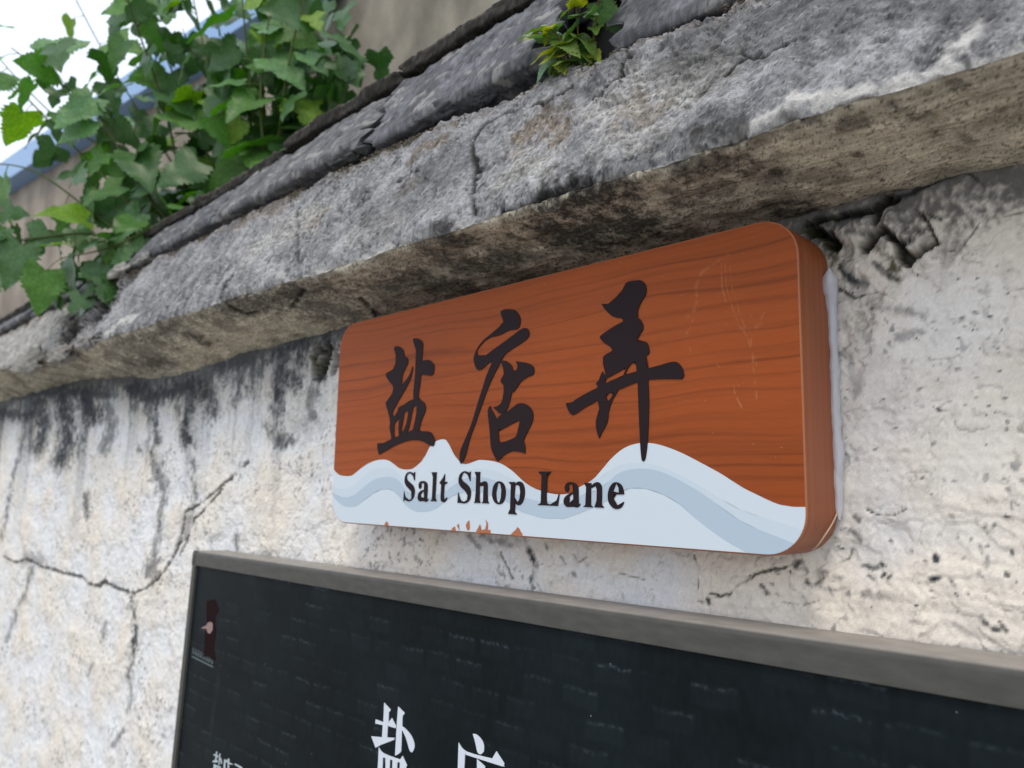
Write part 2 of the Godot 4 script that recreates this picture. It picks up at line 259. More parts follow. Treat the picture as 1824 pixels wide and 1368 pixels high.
var board_small := [
	["s", [[1379,-2680,1411,-2672,1409,-2717,1456,-2724,1456,-2738,1411,-2738,1416,-2788,1453,-2783,1458,-2803,1306,-2837,1304,-2814,1384,-2796,1381,-2739,1301,-2744,1306,-2731,1378,-2725]]],
	["s", [[1479,-2681,1511,-2677,1512,-2731,1552,-2732,1586,-2789,1561,-2801,1534,-2753,1513,-2748,1517,-2823,1488,-2829]]],
	["s", [[1346,-2849,1376,-2849,1556,-2837,1567,-2871,1536,-2879,1534,-2853,1487,-2858,1491,-2890,1463,-2897,1457,-2860,1421,-2861,1428,-2905,1343,-2922]]],
	["s", [[1645,-2723,1683,-2712,1747,-2720,1743,-2687,1787,-2677,1792,-2721,1887,-2722,1887,-2735,1795,-2737,1806,-2813,1767,-2823,1752,-2736,1688,-2734,1695,-2840,1641,-2853]]],
	["s", [[1947,-2713,1972,-2697,2171,-2695,2175,-2714,2145,-2718]]],
]
var board_emblem := [[587,-716,711,-695,859,-672,977,-750,1030,-818,938,-902,945,-986,993,-1085,1000,-1168,987,-1326,1070,-1469,1067,-1510,878,-1498,653,-1521,668,-1371,643,-1215,671,-1062,625,-896]]
var board_bird := [[491,-1129,575,-1095,672,-1067,701,-1026,796,-999,876,-1015,893,-1098,823,-1161,732,-1155,688,-1113,594,-1121]]
var sign_scratches := [
	["s", 1.3, .35, [5385,2206,5383,2022,5424,1865]],
	["s", 1, .4, [5414,2232,5421,2015,5479,1803,5522,1692,5575,1623,5616,1494,5646,1409,5660,1357]],
	["s", 1, .35, [5453,2267,5458,2094,5472,1985,5545,1731,5576,1664]],
	["s", 5, .16, [5444,2269,5338,2226,5205,2164,5155,2063,5165,1951,5127,1858,5027,1795]],
	["s", 3, .2, [5139,1834,5100,1741,5050,1671]],
	["s", 2.4, .3, [5613,1618,5621,1473,5632,1310,5649,1117]],
	["s", 7, .14, [5521,1672,5609,1659,5696,1678,5729,1704]],
	["s", 2, .3, [5652,1653,5730,1770]],
	["s", 1, .4, [5068,1624,5104,1538]],
	["s", 1, .35, [5323,1434,5367,1356]],
	["s", 1.2, .6, [5467,1253,5471,1186,5539,1044]],
	["s", 1, .3, [5544,1257,5560,1215]],
	["s", 1, .3, [4968,1144,5067,1158,5104,1134]],
	["s", 1, .3, [5456,1264,5466,1222]],
]
var branch_points := [
	[Vector3(-0.875, 0.605, -0.150), Vector3(-0.846, 0.740, -0.093), Vector3(-0.847, 0.881, -0.048), Vector3(-0.820, 1.041, 0.040), Vector3(-0.811, 1.124, 0.072)],
	[Vector3(-0.658, 0.682, -0.204), Vector3(-0.630, 0.785, -0.163), Vector3(-0.613, 0.938, -0.125), Vector3(-0.580, 1.067, -0.086)],
	[Vector3(-0.592, 0.713, -0.206), Vector3(-0.548, 0.824, -0.180), Vector3(-0.499, 0.915, -0.166), Vector3(-0.453, 1.009, -0.165)],
	[Vector3(-0.825, 0.558, -0.114), Vector3(-0.887, 0.692, -0.030), Vector3(-0.930, 0.839, 0.055), Vector3(-0.992, 0.899, 0.093), Vector3(-1.055, 0.982, 0.205)],
	[Vector3(-0.969, 0.580, -0.131), Vector3(-1.035, 0.729, -0.017), Vector3(-1.096, 0.838, 0.082), Vector3(-1.149, 0.943, 0.181), Vector3(-1.217, 0.991, 0.260)],
	[Vector3(-0.983, 0.552, -0.113), Vector3(-1.064, 0.652, -0.008), Vector3(-1.138, 0.750, 0.121), Vector3(-1.226, 0.765, 0.214)],
	[Vector3(-0.929, 0.519, -0.072), Vector3(-0.982, 0.588, 0.011), Vector3(-1.046, 0.567, 0.126), Vector3(-1.146, 0.538, 0.227)],
	[Vector3(-0.770, 0.650, -0.171), Vector3(-0.755, 0.793, -0.141), Vector3(-0.744, 0.943, -0.099), Vector3(-0.748, 1.106, -0.052)],
	[Vector3(-0.610, 0.689, -0.192), Vector3(-0.578, 0.798, -0.148), Vector3(-0.552, 0.916, -0.133), Vector3(-0.523, 1.039, -0.134)],
	[Vector3(-1.039, 0.701, -0.261), Vector3(-1.158, 0.891, -0.179), Vector3(-1.250, 1.125, -0.051), Vector3(-1.259, 1.308, 0.069)],
	[Vector3(-0.869, 0.727, -0.252), Vector3(-0.980, 0.922, -0.176), Vector3(-0.996, 1.119, -0.072), Vector3(-1.007, 1.255, -0.039)],
	[Vector3(-0.742, 0.565, -0.115), Vector3(-0.804, 0.589, -0.055), Vector3(-0.902, 0.545, 0.010), Vector3(-0.988, 0.521, 0.082)],
	[Vector3(-0.752, 0.761, -0.289), Vector3(-0.773, 0.933, -0.246), Vector3(-0.753, 1.118, -0.237), Vector3(-0.744, 1.251, -0.252)],
	[Vector3(-1.153, 0.654, -0.211), Vector3(-1.201, 0.847, -0.100), Vector3(-1.277, 0.962, 0.071), Vector3(-1.312, 1.115, 0.233)],
]
# ---------------------------------------------------------------- helpers
var rng := RandomNumberGenerator.new()
var noises := {}
var names := {}

func fbm(key: String, octaves: int, gain := 0.5) -> FastNoiseLite:
	if not noises.has(key):
		var n := FastNoiseLite.new()
		n.noise_type = FastNoiseLite.TYPE_SIMPLEX_SMOOTH
		n.seed = key.hash() & 0xffff
		n.frequency = 1.0
		n.fractal_type = FastNoiseLite.FRACTAL_FBM if octaves > 1 else FastNoiseLite.FRACTAL_NONE
		n.fractal_octaves = octaves
		n.fractal_gain = gain
		noises[key] = n
	return noises[key]

func sstep(a: float, b: float, v: float) -> float:
	var t := clampf((v - a) / (b - a), 0.0, 1.0)
	return t * t * (3.0 - 2.0 * t)

func tag(o: Node, label: String, category: String, group := "", kind := "") -> void:
	o.set_meta("label", label)
	o.set_meta("category", category)
	if group != "":
		o.set_meta("group", group)
	if kind != "":
		o.set_meta("kind", kind)

func numbered(called: String, parent: Node) -> String:
	var key := str(parent.get_instance_id()) + called
	var n: int = names.get(key, 0)
	names[key] = n + 1
	return called if n == 0 else "%s_%03d" % [called, n]

func obj(called: String, mesh: Mesh, mat: Material, parent: Node, at := Transform3D()) -> MeshInstance3D:
	var o := MeshInstance3D.new()
	o.name = numbered(called, parent)
	o.mesh = mesh
	o.material_override = mat
	o.transform = at
	parent.add_child(o, true)
	return o

func thing(called: String, at := Vector3.ZERO) -> Node3D:
	var o := Node3D.new()
	o.name = numbered(called, self)
	o.position = at
	add_child(o, true)
	return o

func arrays_mesh(v: PackedVector3Array, n: PackedVector3Array, idx: PackedInt32Array, c := PackedColorArray(), uv := PackedVector2Array()) -> ArrayMesh:
	var a := []
	a.resize(Mesh.ARRAY_MAX)
	a[Mesh.ARRAY_VERTEX] = v
	a[Mesh.ARRAY_NORMAL] = n
	a[Mesh.ARRAY_INDEX] = idx
	if c.size():
		a[Mesh.ARRAY_COLOR] = c
	if uv.size():
		a[Mesh.ARRAY_TEX_UV] = uv
	var m := ArrayMesh.new()
	m.add_surface_from_arrays(Mesh.PRIMITIVE_TRIANGLES, a)
	return m

func plain(c: Color, rough := 0.8, metal := 0.0) -> StandardMaterial3D:
	var m := StandardMaterial3D.new()
	m.albedo_color = c.linear_to_srgb()
	m.roughness = rough
	m.metallic = metal
	m.metallic_specular = 0.5 - 0.35 * sstep(0.5, 0.8, rough)
	return m

func noise_tex(key: String, freq: float, octaves: int, size: int, low: float, high: float) -> NoiseTexture2D:
	var n := FastNoiseLite.new()
	n.seed = key.hash() & 0xffff
	n.noise_type = FastNoiseLite.TYPE_SIMPLEX_SMOOTH
	n.frequency = freq
	n.fractal_octaves = octaves
	var t := NoiseTexture2D.new()
	t.width = size
	t.height = size
	t.seamless = true
	t.noise = n
	var g := Gradient.new()
	g.set_color(0, Color(low, low, low))
	g.set_color(1, Color(high, high, high))
	t.color_ramp = g
	return t

# vertex-coloured rough masonry with a fine grain on top
func masonry(grain_low: float, relief_cm: float, scale: float) -> StandardMaterial3D:
	var m := StandardMaterial3D.new()
	m.vertex_color_use_as_albedo = true
	m.roughness = 0.95
	m.metallic_specular = 0.25
	m.albedo_texture = noise_tex("grain", 0.13, 4, 512, grain_low, 1.0)
	m.uv1_triplanar = true
	m.uv1_world_triplanar = true
	m.uv1_scale = Vector3(scale, scale, scale)
	m.heightmap_enabled = true
	m.heightmap_texture = noise_tex("fine_relief", 0.12, 3, 512, 0.0, 1.0)
	m.heightmap_scale = relief_cm
	return m

# Adds the strokes of a list of marks to the maps of a grid (columns xs, rows ys).
func stamp(marks: Array, xs: PackedFloat32Array, ys: PackedFloat32Array, maps: Dictionary, ysq: float) -> void:
	var W := xs.size()
	var wob := fbm("wobble", 3, 0.6)
	for mk in marks:
		var kind: String = mk[0]
		var amount: float = mk[1]
		var rx: float = mk[2] * 1e-4
		var ry: float = mk[3] * 1e-4
		var raw: Array = mk[4]
		var pts := PackedVector2Array()
		var lo := Vector2(1e9, 1e9)
		var hi := Vector2(-1e9, -1e9)
		for k in raw.size() / 2:
			var p := Vector2(raw[2 * k] * 1e-4, raw[2 * k + 1] * 1e-4)
			lo = lo.min(p)
			hi = hi.max(p)
			pts.append(Vector2(p.x / rx, p.y / ry))
		if pts.size() == 1:
			pts.append(pts[0] + Vector2(0.01, 0))
		var thin := kind == "crack"
		var breaks := ysq == 1.0 and kind == "dark" and pts.size() > 2
		var reach := 2.2 if thin else 1.6
		var i0 := xs.bsearch(lo.x - rx * reach)
		var i1 := xs.bsearch(hi.x + rx * reach)
		var j0 := ys.bsearch(lo.y - ry * reach)
		var j1 := ys.bsearch(hi.y + ry * reach)
		var target: PackedFloat32Array = maps[kind]
		for j in range(j0, j1):
			for i in range(i0, i1):
				var q := Vector2(xs[i] / rx, ys[j] / ry)
				var best := 1e9
				var wn := wob.get_noise_2d(xs[i] * 85.0, ys[j] * 85.0 * ysq)
				if thin:
					q += Vector2(wn, wob.get_noise_2d(ys[j] * 85.0 * ysq, xs[i] * 85.0 + 9.0)) * 1.3
				for s in pts.size() - 1:
					var a := pts[s]
					var d := pts[s + 1] - a
					var t := clampf((q - a).dot(d) / maxf(d.length_squared(), 1e-6), 0.0, 1.0)
					best = minf(best, (q - a - d * t).length_squared())
				var dist := sqrt(best)
				var v: float
				if thin:
					v = clampf((1.5 - dist * (1.0 + 0.5 * wn)) * clampf(0.7 + 1.3 * wob.get_noise_2d(xs[i] * 26.0 + 5.0, ys[j] * 26.0 * ysq), 0.12, 1.0), 0.0, 1.0)
				else:
					v = clampf((1.0 - dist + 0.8 * wob.get_noise_2d(xs[i] * 55.0, ys[j] * (30.0 if ysq == 1.0 else 60.0 * ysq)) + 0.42 * wob.get_noise_2d(xs[i] * 260.0, ys[j] * 200.0 * ysq)) * 1.35, 0.0, 1.0)
					if breaks and rx < 0.05:
						v *= clampf(0.72 + 1.5 * wob.get_noise_2d(xs[i] * 21.0 + 40.0, ys[j] * 24.0), 0.15, 1.0)
				if v > 0.0:
					var at := j * W + i
					target[at] = maxf(target[at], v * amount)
		maps[kind] = target

func grid_index(W: int, H: int, skip: PackedByteArray) -> PackedInt32Array:
	var idx := PackedInt32Array()
	idx.resize((W - 1) * (H - 1) * 6)
	var k := 0
	for j in H - 1:
		for i in W - 1:
			var a := j * W + i
			if skip.size() and skip[a]:
				continue
			idx[k] = a
			idx[k + 1] = a + W
			idx[k + 2] = a + W + 1
			idx[k + 3] = a
			idx[k + 4] = a + W + 1
			idx[k + 5] = a + 1
			k += 6
	idx.resize(k)
	return idx

func grid_normals(v: PackedVector3Array, W: int, H: int) -> PackedVector3Array:
	var n := PackedVector3Array()
	n.resize(v.size())
	for j in H:
		var ju := mini(j + 1, H - 1) * W
		var jd := maxi(j - 1, 0) * W
		for i in W:
			var dx := v[j * W + mini(i + 1, W - 1)] - v[j * W + maxi(i - 1, 0)]
			var dy := v[ju + i] - v[jd + i]
			n[j * W + i] = dx.cross(dy).normalized()
	return n

# ---------------------------------------------------------------- the plastered wall
const WALL_Z := -0.058

func columns_x() -> PackedFloat32Array:
	var xs := PackedFloat32Array()
	var x := 0.5
	while x > -5.2:
		xs.append(x)
		x -= 0.00125 * (1.0 + 2.2 * maxf(0.0, 0.5 - x))
	xs.reverse()
	x = 0.50125
	while x < 3.2:
		xs.append(x)
		x += 0.00125 * (1.0 + 70.0 * maxf(0.0, x - 0.78))
	return xs

func joint_y(x: float) -> float:
	return 0.262 + 0.034 * sstep(-0.75, -1.35, x) - 0.012 * exp(-pow((x + 0.65) / 0.2, 2.0))

func edge_y(x: float) -> float:
	return 0.29 + 0.026 * minf(0.1 - x, 2.2) if x < 0.1 else 0.29 - 0.018 * minf(x - 0.1, 0.8)

func top_y(x: float) -> float:
	return 0.463 + 0.012 * minf(0.05 - x, 2.2) if x < 0.05 else 0.463 - 0.055 * minf(x - 0.05, 0.8)

func build_wall(parent: Node3D, mat: Material) -> void:
	var xs := columns_x()
	var ys := PackedFloat32Array()
	var y := -0.07
	while y > -1.66:
		ys.append(y)
		y -= 0.0016 * (1.0 + 2.4 * (-0.07 - y)) * (1.0 + 80.0 * maxf(0.0, -0.76 - y))
	ys.reverse()
	y = -0.0685
	while y < 0.305:
		ys.append(y)
		y += 0.0015
	var W := xs.size()
	var H := ys.size()
	var maps := {}
	for k in ["dark", "pit", "crack", "grey", "raise", "moss"]:
		var z := PackedFloat32Array()
		z.resize(W * H)
		maps[k] = z
	stamp(wall_marks, xs, ys, maps, 1.0)
	rng.seed = 99
	var more := []
	var bunch := Vector2.ZERO
	for k in 520:
		if k % 7 == 0:
			bunch = Vector2(rng.randf_range(-1.5, 0.78), rng.randf_range(-0.45, 0.22))
			if rng.randf() < 0.5:
				bunch = Vector2(rng.randf_range(0.55, 0.78), rng.randf_range(-0.05, 0.2))
		var p := bunch + Vector2(rng.randfn(0.0, 0.028), rng.randfn(0.0, 0.012))
		var r := rng.randf_range(4.0, 15.0) * (1.0 if bunch.x > 0.3 else 1.5)
		if k % 5 > 0:
			more.append(["dark", rng.randf_range(0.45, 1.0), r, r * rng.randf_range(0.5, 1.0), [p.x * 1e4, p.y * 1e4, p.x * 1e4 + rng.randf_range(-25.0, 25.0), p.y * 1e4 + rng.randf_range(-12.0, 12.0)]])
		else:
			var arc := []
			var rad := rng.randf_range(25.0, 95.0)
			var a0 := rng.randf() * TAU
			for q in 7:
				var a := a0 + q * rng.randf_range(0.3, 0.62)
				arc.append(p.x * 1e4 + rad * 1.3 * cos(a))
				arc.append(p.y * 1e4 + rad * 0.75 * sin(a))
			more.append(["crack", rng.randf_range(0.4, 1.0), 7.0, 6.0, arc])
	stamp(more, xs, ys, maps, 1.0)
	var dark: PackedFloat32Array = maps["dark"]
	var pit: PackedFloat32Array = maps["pit"]
	var crack: PackedFloat32Array = maps["crack"]
	var grey: PackedFloat32Array = maps["grey"]
	var lift: PackedFloat32Array = maps["raise"]
	var moss: PackedFloat32Array = maps["moss"]
	var v := PackedVector3Array()
	var c := PackedColorArray()
	var skip := PackedByteArray()
	v.resize(W * H)
	c.resize(W * H)
	skip.resize(W * H)
	rng.seed = 403
	var nA := fbm("a", 3)
	var nB := fbm("b", 3)
	var nC := fbm("c", 2)
	var nD := fbm("d", 3)
	var nE := fbm("e", 4, 0.55)
	for j in H:
		y = ys[j]
		for i in W:
			var x := xs[i]
			var at := j * W + i
			if x > -0.3 and y < -0.2:
				v[at] = Vector3(x, y, WALL_Z)
				skip[at] = 1
				continue
			var n1 := nA.get_noise_2d(x * 5.0, y * 6.0)
			var n2 := nB.get_noise_2d(x * 34.0, y * 34.0)
			var n3 := nC.get_noise_2d(x * 150.0, y * 130.0)
			var nb := nD.get_noise_2d(x * 12.0, y * 170.0)
			var lay := nE.get_noise_2d(x * 8.0 + 40.0, y * 11.0)
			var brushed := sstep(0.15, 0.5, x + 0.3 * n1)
			var steps := sstep(0.0, 0.012, lay) + sstep(0.16, 0.172, lay) + sstep(-0.2, -0.19, lay)
			var hole := sstep(0.5, 0.7, n3 + 0.35 * n2 - 0.2 * brushed)
			var h := 0.004 * n1 + 0.0016 * n2 + 0.0006 * n3 + (0.0003 + 0.0001 * brushed) * nb + 0.0011 * steps - 0.0016 * hole
			h -= pit[at] * 0.001 + crack[at] * 0.0009 - grey[at] * (0.003 * n2 + 0.0016 * n3) - lift[at] * (0.001 + 0.0009 * n2)
			v[at] = Vector3(x, y, WALL_Z + h)
			# lime wash: cool and clean on the left, warmer where it is thin
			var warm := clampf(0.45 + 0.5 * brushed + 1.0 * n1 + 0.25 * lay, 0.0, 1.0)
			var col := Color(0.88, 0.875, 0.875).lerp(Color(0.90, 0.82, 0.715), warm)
			col = col * (0.97 + 0.09 * n2 + 0.05 * nb * (0.6 + brushed))
			var worn := sstep(0.12, 0.42, n2 + 0.5 * lay + 0.18 * n3)
			col = col.lerp(Color(0.60, 0.555, 0.50), 0.38 * worn)
			col = col * (0.94 + 0.12 * rng.randf())
			var grime := sstep(0.13, 0.27, y + 0.09 * n1 + 0.035 * n2) * (1.0 - 0.45 * brushed)
			col = col.lerp(Color(0.27, 0.255, 0.235), 0.3 * grime)
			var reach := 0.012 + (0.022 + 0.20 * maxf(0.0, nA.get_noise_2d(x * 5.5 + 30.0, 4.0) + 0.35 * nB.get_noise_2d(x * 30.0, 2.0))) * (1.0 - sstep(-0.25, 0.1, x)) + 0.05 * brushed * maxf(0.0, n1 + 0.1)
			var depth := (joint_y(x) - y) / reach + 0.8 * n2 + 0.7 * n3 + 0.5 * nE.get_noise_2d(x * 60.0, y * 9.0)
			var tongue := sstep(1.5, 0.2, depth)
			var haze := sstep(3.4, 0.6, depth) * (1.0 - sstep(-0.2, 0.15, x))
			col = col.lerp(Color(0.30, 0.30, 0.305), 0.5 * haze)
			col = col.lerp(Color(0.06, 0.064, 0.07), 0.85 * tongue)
			col = col.lerp(Color(0.46, 0.435, 0.395) * (1.0 + 1.0 * n3 + 0.8 * n2) * rng.randf_range(0.6, 1.3), grey[at] * 0.85)
			var flaked := exp(-pow((lay - 0.006) / 0.006, 2.0)) + exp(-pow((lay - 0.166) / 0.006, 2.0)) + exp(-pow((lay + 0.195) / 0.006, 2.0))
			col = col.lerp(Color(0.34, 0.31, 0.27), 0.4 * flaked * clampf(0.4 + 2.0 * n2, 0.0, 1.0))
			var crowd := sstep(0.02, 0.4, nE.get_noise_2d(x * 5.0 + 3.0, y * 7.0 + 60.0) + 0.2 * n2)
			var fleck := sstep(0.32, 0.5, nC.get_noise_2d(x * 95.0 + 7.0, y * 60.0) + 0.2 * n2 - 0.08 * brushed) * (0.15 + 0.85 * crowd)
			col = col.lerp(Color(0.16, 0.16, 0.165), 0.7 * fleck)
			col = col.lerp(Color(0.17, 0.16, 0.15), (0.25 + 0.5 * crowd) * hole)
			col = col.lerp(Color(0.045, 0.05, 0.056) * (1.0 + 0.8 * n3), clampf(dark[at] * (0.98 + 0.35 * n3), 0.0, 1.0))
			col = col.lerp(Color(0.05, 0.046, 0.04), clampf(crack[at] * 0.4, 0.0, 0.9))
			col = col.lerp(Color(0.05, 0.05, 0.035), clampf(pit[at] * 0.06, 0.0, 0.9))
			col = col.lerp(Color(0.05, 0.052, 0.022) * (1.0 + 1.2 * n3), clampf(moss[at] * (0.9 + 0.8 * n3), 0.0, 0.95))
			col = Color(maxf(col.r, 0.015), maxf(col.g, 0.015), maxf(col.b, 0.012), 1.0)
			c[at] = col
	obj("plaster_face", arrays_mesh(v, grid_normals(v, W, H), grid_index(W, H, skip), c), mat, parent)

func build_coping(parent: Node3D, mat: Material) -> MeshInstance3D:
	var xs := columns_x()
	var ss := PackedFloat32Array()
	var s := 0.0
	while s < 1.0:
		ss.append(s)
		s += 0.0015 / 0.127
	s = 1.0
	while s < 2.0:
		ss.append(s)
		s += 0.0014 / 0.175
	s = 2.0
	while s < 2.5:
		ss.append(s)
		s += 0.02
	var W := xs.size()
	var H := ss.size()
	var maps := {}
	for k in ["dark", "pit", "crack", "lime", "pale", "ochre", "raise", "lite"]:
		var z := PackedFloat32Array()
		z.resize(W * H)
		maps[k] = z
	stamp(face_marks, xs, ss, maps, 0.175)
	stamp(soffit_marks, xs, ss, maps, 0.127)
	var dark: PackedFloat32Array = maps["dark"]
	var pit: PackedFloat32Array = maps["pit"]
	var crack: PackedFloat32Array = maps["crack"]
	var lime: PackedFloat32Array = maps["lime"]
	var pale: PackedFloat32Array = maps["pale"]
	var ochre: PackedFloat32Array = maps["ochre"]
	var lift: PackedFloat32Array = maps["raise"]
	var lite: PackedFloat32Array = maps["lite"]
	var v := PackedVector3Array()
	var c := PackedColorArray()
	v.resize(W * H)
	c.resize(W * H)
	rng.seed = 404
	var nA := fbm("ca", 3)
	var nB := fbm("cb", 3)
	var nC := fbm("cc", 3, 0.6)
	var nD := fbm("cd", 3)
	var nE := fbm("ce", 4, 0.55)
	for j in H:
		s = ss[j]
		for i in W:
			var x := xs[i]
			var at := j * W + i
			var ragged := nB.get_noise_2d(x * 22.0, 3.3)
			var a := Vector2(joint_y(x), -0.064)
			var b := Vector2(edge_y(x) + 0.003 * nA.get_noise_2d(x * 6.0, 8.0) + 0.0025 * ragged, 0.065)
			var d := Vector2(top_y(x) + 0.006 * ragged + 0.004 * nC.get_noise_2d(x * 60.0, 1.0), 0.0)
			var e := Vector2(d.x - 0.004, -0.085)
			var p: Vector2
			var out: Vector2
			var n_soffit := Vector2(-(b.y - a.y), b.x - a.x).normalized()
			var n_face := Vector2(-(d.y - b.y), d.x - b.x).normalized()
			var n_top := Vector2(1, 0)
			if s < 1.0:
				p = a.lerp(b, s)
			elif s < 2.0:
				p = b.lerp(d, s - 1.0)
			else:
				p = d.lerp(e, (s - 2.0) * 2.0)
			var w1 := sstep(0.93, 1.07, s)
			var w2 := sstep(1.95, 2.06, s)
			out = (n_soffit.lerp(n_face, w1).lerp(n_top, w2)).normalized()
			var v_m := s * 0.15
			var n1 := nA.get_noise_2d(x * 7.0, v_m * 7.0)
			var n2 := nB.get_noise_2d(x * 30.0, v_m * 34.0)
			var n3 := nC.get_noise_2d(x * 130.0, v_m * 150.0)
			var nb := nD.get_noise_2d(x * 14.0, v_m * 190.0)
			var lay := nE.get_noise_2d(x * 9.0 + 10.0, v_m * 12.0)
			var face := w1
			var steps := sstep(0.02, 0.035, lay) + sstep(0.2, 0.212, lay) + sstep(-0.17, -0.158, lay)
			var h := 0.004 * n1 + 0.0017 * n2 + 0.0005 * n3 + 0.0003 * nb
			h += face * (0.0016 * steps + 0.0002 * n3 + 0.0008 * nb * (0.1 + pale[at])) + lift[at] * 0.0012
			h -= pit[at] * 0.001 + crack[at] * 0.0009
			# worn corner: rounded, with chips out of it
			var corner := exp(-pow((s - 1.0) / 0.045, 2.0))
			h -= corner * (0.004 + 0.016 * maxf(0.0, n2 - 0.12) + 0.01 * maxf(0.0, n1 - 0.1))
			h -= exp(-pow((s - 2.0) / 0.05, 2.0)) * (0.004 + 0.012 * maxf(0.0, n2))
			p += out * h
			v[at] = Vector3(x, p.x, p.y)
			# colours
			var left := sstep(-0.75, -1.3, x + 0.15 * n1)
			var grey := Color(0.375, 0.368, 0.375) * (0.96 + 0.62 * n2 + 0.6 * n3 + 0.5 * n1)
			grey = grey.lerp(Color(0.14, 0.14, 0.15), 0.55 * sstep(0.1, 0.4, lay + 0.4 * n3))
			grey = grey.lerp(Color(0.46, 0.455, 0.45), 0.6 * sstep(0.26, 0.55, n3 + 0.3 * n2))
			grey = grey.lerp(Color(0.52, 0.49, 0.44) * (1.0 + 0.6 * n2), 0.75 * left)
			grey = grey.lerp(Color(0.52, 0.495, 0.445) * (1.0 + 0.9 * n3 + 0.8 * nb), pale[at])
			grey = grey.lerp(Color(0.25, 0.19, 0.125) * (1.0 + 0.9 * n3), ochre[at])
			var brim := exp(-pow((s - 1.94) / 0.05, 2.0)) * clampf(0.55 + 1.6 * n2, 0.0, 1.0)
			grey = grey.lerp(Color(0.15, 0.115, 0.075) * (1.0 + 1.2 * n3), 0.8 * brim)
			var under := Color(0.66, 0.585, 0.46) * (0.94 + 0.5 * n2 + 0.35 * nb + 0.2 * n1)
			under = under.lerp(Color(0.17, 0.145, 0.115), 0.6 * sstep(0.08, 0.36, lay + 0.25 * n3))
			under = under.lerp(Color(0.06, 0.055, 0.045), 0.75 * sstep(0.3, 0.5, n3 + 0.3 * n2))
			under = under.lerp(Color(0.78, 0.67, 0.50) * (1.0 + 0.4 * nb + 0.3 * n3), lite[at])
			var col := under.lerp(grey, sstep(0.985, 1.01, s + 0.012 * n2))
			var sand := rng.randf()
			col = col * (0.82 + 0.36 * sand)
			if sand > 0.955 and face > 0.5:
				col = col.lerp(Color(0.62, 0.61, 0.59), 0.6)
			elif sand < 0.05:
				col = col * 0.45
			var rim := exp(-pow((s - 1.03) / 0.022, 2.0)) * clampf(0.25 + 1.8 * n2 + 0.5 * n1, 0.0, 1.0)
			col = col.lerp(Color(0.74, 0.71, 0.67), clampf(maxf(lime[at] * 1.1, rim * 0.8), 0.0, 1.0))
			col = col.lerp(Color(0.045, 0.042, 0.038) * (1.0 + 0.9 * n3), clampf(dark[at] * (0.95 + 0.5 * n3), 0.0, 0.96))
			col = col.lerp(Color(0.03, 0.028, 0.025), clampf(crack[at] * 0.3 + pit[at] * 0.03, 0.0, 0.9))
			col = Color(maxf(col.r, 0.012), maxf(col.g, 0.012), maxf(col.b, 0.012), 1.0)
			c[at] = col
	return obj("coping", arrays_mesh(v, grid_normals(v, W, H), grid_index(W, H, PackedByteArray()), c), mat, parent)

